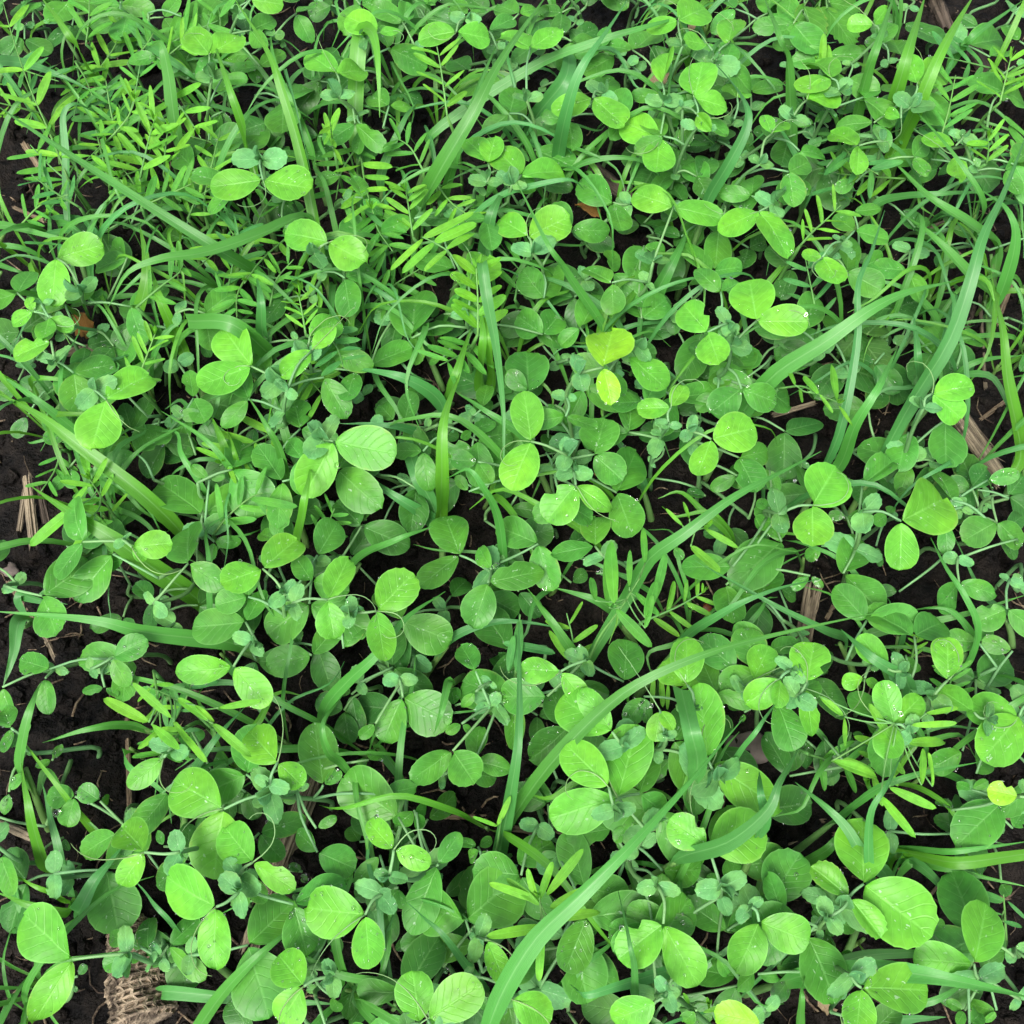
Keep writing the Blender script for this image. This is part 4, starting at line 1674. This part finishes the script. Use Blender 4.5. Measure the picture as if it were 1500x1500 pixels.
stalk("bark_chip", "wood chip", "brown flat chip of bark lying between pea leaflets above the orange leaf", (872, 246), (914, 280), 22, .006, mat=M_DARKSTALK, strands=1)
stalk("straw_stick", "straw", "slender tan straw lying flat beneath the long grass blades", (756, 1212), (828, 1221), 9, .006, mat=M_TWIG, strands=1)
stalk("straw_stick", "straw", "short brown straw lying on soil beside a knot of rootlets", (655, 1195), (705, 1196), 8, .006, mat=M_TWIG, strands=0)
stalk("straw_stick", "straw", "thin brown straw standing over bare black soil at the left", (183, 1052), (190, 1205), 7, .008, mat=M_TWIG, strands=0, lift=.01)
stalk("straw_stick", "straw", "pale flat splinter of straw lying on the open black soil patch", (1135, 604), (1190, 588), 8, .006, strands=0)
stalk("straw_stick", "straw", "stub of grey straw at the left edge pointing into the peas", (-8, 1201), (37, 1222), 13, .006)
stalk("straw_stick", "straw", "light tan straw end leaning beside the wide yellow-green blade on bare soil", (112, 815), (103, 868), 10, .008, mat=M_TWIG, strands=1)
stalk("straw_stick", "straw", "brown straw crossing the dark soil below the white-veined leaflets", (690, 985), (735, 1035), 7, .006, mat=M_TWIG, strands=0)
stalk("straw_stick", "straw", "tan straw half hidden beneath leaves near the orange-brown husk at left", (85, 512), (146, 500), 13, .01, strands=2)
stalk("straw_stick", "straw", "pale dry straw running between grass leaves at the right edge", (1448, 560), (1440, 430), 6, .01, strands=0)
stalk("straw_stick", "straw", "dark thin straw on the soil below the frayed corn stalk", (1405, 520), (1428, 450), 9, .006, mat=M_DARKSTALK, strands=0)
stalk("straw_stick", "straw", "thin straw lying across soil below the broad sideways grass blade base", (1150, 1195), (1205, 1200), 8, .006, mat=M_TWIG, strands=0)
stalk("straw_stick", "straw", "straw splinter under the silvery pea leaves near the bottom left corner", (255, 1400), (270, 1478), 8, .006, mat=M_TWIG, strands=0)
stalk("straw_stick", "straw", "short straw piece between small leaves on soil at the upper left", (35, 210), (58, 245), 9, .006, mat=M_TWIG, strands=0)

for a_, b_, w_, m_, lab in (((1462, 470), (1485, 410), 7, M_TWIG, "pale thin straw among the grass leaves close to the right edge"),
                            ((1410, 470), (1445, 530), 6, M_STRAW, "slim bleached straw lying above the frayed corn stalk"),
                            ((1475, 585), (1440, 610), 6, M_TWIG, "short brown straw touching the frayed corn stalk"),
                            ((1360, 330), (1385, 322), 8, M_STRAW, "small pale straw scrap under the grass leaves at upper right"),
                            ((1240, 855), (1215, 900), 6, M_TWIG, "thin straw beside the fluted corn stub"),
                            ((10, 850), (46, 905), 7, M_TWIG, "brown curved straw on the soil just below the splintered stubble"),
                            ((60, 925), (78, 962), 7, M_STRAW, "pale straw scrap on bare soil under the lying grass blade"),
                            ((20, 300), (60, 318), 6, M_TWIG, "short straw on the bare soil below the fern-like vetch spray"),
                            ((1225, 1220), (1262, 1212), 6, M_TWIG, "little straw on the dark soil left of the tufted grass base"),
                            ((1350, 1330), (1375, 1298), 5, M_TWIG, "fine straw on bare soil under the tufted grass at lower right"),
                            ((395, 1480), (440, 1450), 6, M_TWIG, "thin straw on bare soil between the bottom edge grass blades")):
    stalk("straw_stick", "straw", lab, a_, b_, w_, .006, mat=m_, strands=1)

def cob():
    """stripped corn cob: rows of empty sockets round a tapering core"""
    A, B_ = P(206, 1500, .02), P(178, 1345, .02)
    sc = (A - CAM).dot(FWD) * TF / 750
    r = 94 * sc * .5
    A.z, B_.z = r * .75, r * .6
    o = thing("corn_cob", A, "corn cob")
    o["label"] = "weathered tan corn cob with rows of empty kernel sockets, near the bottom left corner"
    L = (B_ - A).length
    rot = (B_ - A).to_track_quat('Z', 'Y').to_matrix().to_4x4()
    na, nl = 20, 17
    V, F = [], []
    rg = random.Random(5)
    def pt(a, t, rr):
        prof = r * (1.0 - .42 * t ** 1.6) * (1 - .25 * max(0, .06 - t) / .06)
        return Vector((math.cos(a) * prof * rr, math.sin(a) * prof * rr, L * t))
    jz = {}
    def corner(i, k):
        k %= na
        if (i, k) not in jz:
            a = 2 * math.pi * (k + (.5 if i % 2 else 0)) / na + rg.uniform(-.07, .07)
            jz[(i, k)] = len(V)
            V.append(pt(a, i / nl, rg.uniform(.90, 1.12)))
        return jz[(i, k)]
    for i in range(nl):
        for k in range(na):
            a_, b_ = corner(i, k), corner(i, k + 1)
            sh = 0 if i % 2 == 0 else 1
            c_, d_ = corner(i + 1, k + 1 - (0 if i % 2 else 0)), corner(i + 1, k)
            q = [a_, b_, c_, d_]
            cen = (V[a_] + V[b_] + V[c_] + V[d_]) / 4
            inner, deep = [], []
            axis = Vector((0, 0, cen.z))
            for x in q:
                p = V[x].lerp(cen, .28)
                inner.append(len(V))
                V.append(axis + (p - axis) * 1.02)
            for e_, x in enumerate(q):
                p = V[x].lerp(cen, .4)
                deep.append(len(V))
                V.append(axis + (p - axis) * ((1.07 if e_ < 2 else .90) + rg.uniform(-.07, .06)))
            for e in range(4):
                e2 = (e + 1) % 4
                F.append((q[e], q[e2], inner[e2], inner[e]))
                F.append((inner[e], inner[e2], deep[e2], deep[e]))
            F.append(tuple(deep))
    c = len(V)
    V.append(Vector((0, 0, L * 1.02)))
    for k in range(na):
        F.append((corner(nl, k), corner(nl, k + 1), c))
    c = len(V)
    V.append(Vector((0, 0, -.002)))
    for k in range(na):
        F.append((corner(0, k + 1), corner(0, k), c))
    q = mesh_obj("core", V, F, M_COB, o, smooth=False)
    q.matrix_local = rot
cob()

def lump(name, cat, label, px, rpx, mat, squash=(1, .9, .8), rough=.05, z=None):
    p = P(*px, .008)
    sc = (p - CAM).dot(FWD) * TF / 750
    r = rpx * sc
    p.z = gz(p.x, p.y) + (z if z is not None else r * squash[2] * .6)
    V, F = subdiv(ICO2_V, ICO2_F)
    rg = random.Random(int(px[0]))
    o_ = Vector((rg.uniform(0, 9), 0, 0))
    VV = [Vector((v.x * squash[0], v.y * squash[1], v.z * squash[2])) * (r * (1 + rough * 4 * mnoise.noise(v * 1.3 + o_))) for v in V]
    o = mesh_obj(name, VV, F, mat, None, p)
    o["label"], o["category"] = label, cat
    return o
lump("pea_seed", "seed", "reddish-brown pea seed on soil, upper of two beside the small stipule node", (703, 1277), 10, M_SEED)["group"] = "reddish pea seeds lying on the soil"
lump("pea_seed", "seed", "reddish-brown pea seed on soil, lower one half under narrow leaves", (726, 1315), 9, M_SEED)["group"] = "reddish pea seeds lying on the soil"
lump("pea_seed", "seed", "dark reddish pea seed in the shade below the long slanting grass blade", (1036, 888), 9, M_SEED)["group"] = "reddish pea seeds lying on the soil"
lump("stone", "stone", "flat pinkish grey stone in the shade under big pea leaflets", (1098, 1094), 26, M_STONE, (1.2, .9, .45), .1)
lump("stone", "stone", "small rounded grey stone by the top right bare soil", (1406, 24), 10, M_STONE, (1.2, .9, .6), .1)
lump("stone", "stone", "pale brown pebble beside the splintered stubble at the left edge", (8, 830), 12, M_STONE, (1.1, .9, .6), .1)
lump("soil_clod", "clod", "large rough clod of black soil in the open patch", (1190, 640), 26, M_SOIL, (1.2, 1, .6), .16)
lump("soil_clod", "clod", "dark lumpy clod of soil beside the right-hand bare strip", (1350, 862), 22, M_SOIL, (1.2, 1, .6), .16)
lump("soil_clod", "clod", "rough dark clod of soil at the left by the lying blade", (100, 965), 20, M_SOIL, (1.2, 1, .6), .16)

def husk(name, cat, label, a, b_, mat, z=.02, aspect=.5):
    A, B_ = P(*a, z), P(*b_, z)
    me = leaf_mesh(name, mat, int(a[0]), aspect, .6, .6, .05, .1, .6, .25, .12, rows=12, cols=6, lobes=.03)
    o = bpy.data.objects.new(name, me)
    COL.objects.link(o)
    o.matrix_world = leaf_matrix(A, B_, rnd(-.4, .4))
    o["label"], o["category"] = label, cat
husk("dead_leaf", "dead leaf", "curled orange-brown dead leaf lying among pea leaflets", (842, 300), (880, 306), M_DEAD, .05, .55)
husk("dead_leaf", "dead leaf", "pale curled dry leaf near the top edge", (1008, 38), (1042, 14), M_HUSK, .05, .4)
husk("dead_leaf", "dead leaf", "orange-brown dry scrap under leaves by the upper left bare soil", (108, 462), (132, 492), M_DEAD, .02, .6)
husk("dead_leaf", "dead leaf", "brown papery husk on soil near the bottom right", (1198, 1462), (1228, 1490), M_HUSK, .012, .5)
husk("dead_leaf", "dead leaf", "tan dry flake beside the toothed pea leaflets at top", (968, 130), (962, 88), M_HUSK, .05, .45)
husk("dead_leaf", "dead leaf", "narrow brown withered leaf hanging under green leaflets mid photo", (876, 700), (884, 664), M_DEAD, .04, .4)

# ------------------------------------------------------------------ dew
def dewdrops():
    V, F = [], []
    for p, n, r in DEW:
        q = n.to_track_quat('Z', 'Y').to_matrix()
        b0 = len(V)
        iv, jf = (ICO2_V, ICO2_F) if r > .0006 else (ICO_V, ICO_F)
        for v in iv:
            V.append(p + q @ Vector((v.x * r, v.y * r, v.z * r * .6 + r * .45)))
        F += [(a + b0, b_ + b0, c + b0) for a, b_, c in jf]
    o = mesh_obj("dew_droplets", V, F, M_DEW)
    o["kind"] = "stuff"
    o["label"] = "tiny clear dew droplets beaded on the leaves"
    o["category"] = "dew"
dewdrops()
SV, SF = subdiv(ICO2_V, ICO2_F)
for px, z, r, lab in (((1001, 909), .075, .0022, "large clear dewdrop on the blue-green blade tip mid photo"),
                      ((505, 688), .085, .0022, "clear round dewdrop at the stalk of the big speckled leaflet pair"),
                      ((336, 961), .10, .0022, "clear dewdrop beside the joint of a bright leaflet pair at left"),
                      ((63, 1187), .04, .0022, "clear dewdrop by the pale stem at the left edge")):
    near = [l for l in LEAVES if math.hypot(l[0][0] - px[0], l[0][1] - px[1]) < 40]
    if not near:
        continue
    lf = max(near, key=lambda l: l[4])
    vtx = min(lf[2].vertices, key=lambda v: (lambda q: math.hypot(q[0] - px[0], q[1] - px[1]))(pix(lf[1] @ v.co)))
    p = lf[1] @ vtx.co + Vector((0, 0, r * .7))
    o = mesh_obj("dewdrop", [v * r for v in SV], SF, M_DEW, None, p)
    o["label"], o["category"], o["group"] = lab, "dewdrop", "large dewdrops on the leaves"


# ------------------------------------------------------------------ labels: each by its look and by what it grows beside
LAND = [((190, 1420), "the corn cob"), ((415, 1240), "the long corn stalk"), ((45, 720), "the splintered stubble"),
        ((1432, 636), "the frayed corn stalk"), ((1182, 905), "the fluted stalk stub"), ((712, 1292), "the red-brown seeds"),
        ((1098, 1094), "the pinkish stone"), ((860, 303), "the orange dead leaf"), ((1190, 30), "the toothed weed"),
        ((1275, 510), "the crinkled weed"), ((895, 540), "the yellowest leaf pair"), ((790, 1216), "the slender straw"),
        ((1165, 620), "the pale straw splinter"), ((1400, 1438), "the broad sideways blade"), ((385, 262), "the white-flecked leaf pair"),
        ((636, 350), "the comb of six vetch leaflets"), ((795, 1330), "the star-shaped vetch shoot"), ((120, 905), "the blade lying over soil"),
        ((250, 375), "the arching grass blade"), ((540, 60), "the grass blade bent double"), ((1001, 909), "the large dewdrop"),
        ((1435, 90), "the dark rotting stalk"), ((1025, 28), "the pale curled leaf"), ((186, 1120), "the thin standing straw"),
        ((40, 150), "the fern-like vetch spray"), ((640, 650), "the upright folded blade"), ((1330, 600), "the tall leaning blade"),
        ((1300, 1140), "the tangle of vetch leaflets"), ((890, 1140), "the largest bright leaflets"), ((1330, 770), "the big bright notched leaflets"),
        ((480, 1330), "the drooping twin leaflets"), ((1000, 0), "the top edge"), ((1495, 300), "the right edge"), ((600, 1495), "the bottom edge"), ((300, 5), "the top edge")]
DIRS = ["right of", "above and right of", "above", "above and left of", "left of", "below and left of", "below", "below and right of"]
ORD = ["", "second ", "third ", "fourth ", "fifth ", "sixth ", "seventh ", "eighth ", "ninth ", "tenth "] + ["further "] * 40

def tone_word(t):
    o = t['o']
    if o.name.startswith("pea"):
        ch = [c for c in o.children_recursive if c.name.startswith("leaflet")]
        big = max(ch, key=lambda c: c.matrix_local.translation.z)
        g = big.color
        r = g[0] / g[1]
        w_ = "yellow" if r > .42 else "bright green" if g[1] > .29 else "mid-green" if g[1] > .19 else "dark green"
        sz = max(c.matrix_local.to_scale().y for c in ch)
        s = "large-leaved " if sz > .040 else "small-leaved " if sz < .026 else ""
        return f"{s}{w_} pea plant"
    if o.name.startswith("grass"):
        d = t['desc']
        col = dict(g="green", b="blue-green", y="yellow-green")[d['h']]
        (x0, y0), (x1, y1) = d['p'][0], d['p'][-1]
        ln = math.hypot(x1 - x0, y1 - y0)
        form = ("tufted " if d['n'] > 2 else "two-bladed " if d['n'] == 2 else "") + ("long " if ln > 260 else "short " if ln < 110 else "")
        ori = "lying " if abs(x1 - x0) > 2.5 * abs(y1 - y0) else "upright " if abs(y1 - y0) > 2.5 * abs(x1 - x0) else "slanting "
        return f"{form}{ori}{col} grass plant"
    d = t['desc']
    return dict(y="pale yellow-green vetch plant", g="fresh green vetch plant", b="blue-green narrow vetch plant", w="broad-leaved pale vetch plant")[d['h']]

def label_all():
    buckets = {}
    for t in THINGS:
        if "label" in t['o']:
            continue
        x, y = t['px']
        tw = tone_word(t)
        (lx, ly), ln = min(LAND, key=lambda l: math.hypot(l[0][0] - x, l[0][1] - y))
        if ln.endswith("edge"):
            lx, ly = (x, 0) if "top" in ln else (x, 1500) if "bottom" in ln else (1500, y)
        dx, dy = x - lx, ly - y
        di = DIRS[int(round(math.atan2(dy, dx) / (math.pi / 4))) % 8]
        if math.hypot(dx, dy) < 26:
            di = "right beside"
        if ln.endswith("edge"):
            di = "close to"
        buckets.setdefault((tw, di, ln), []).append((math.hypot(dx, dy), x, t['o']))
    for (tw, di, ln), L in buckets.items():
        edge = ln.endswith("edge")
        L.sort(key=lambda e: e[1] if edge else e[0])
        for i, (_, x, o) in enumerate(L):
            if len(L) == 1:
                s = f"{tw} {di} {ln}"
            elif edge:
                s = f"{ORD[i] or 'first '}{tw} from the left along {ln}"
            else:
                s = f"{'' if i == 0 else ORD[i].strip() + '-'}closest {tw} {di} {ln}"
            o["label"] = s
label_all()
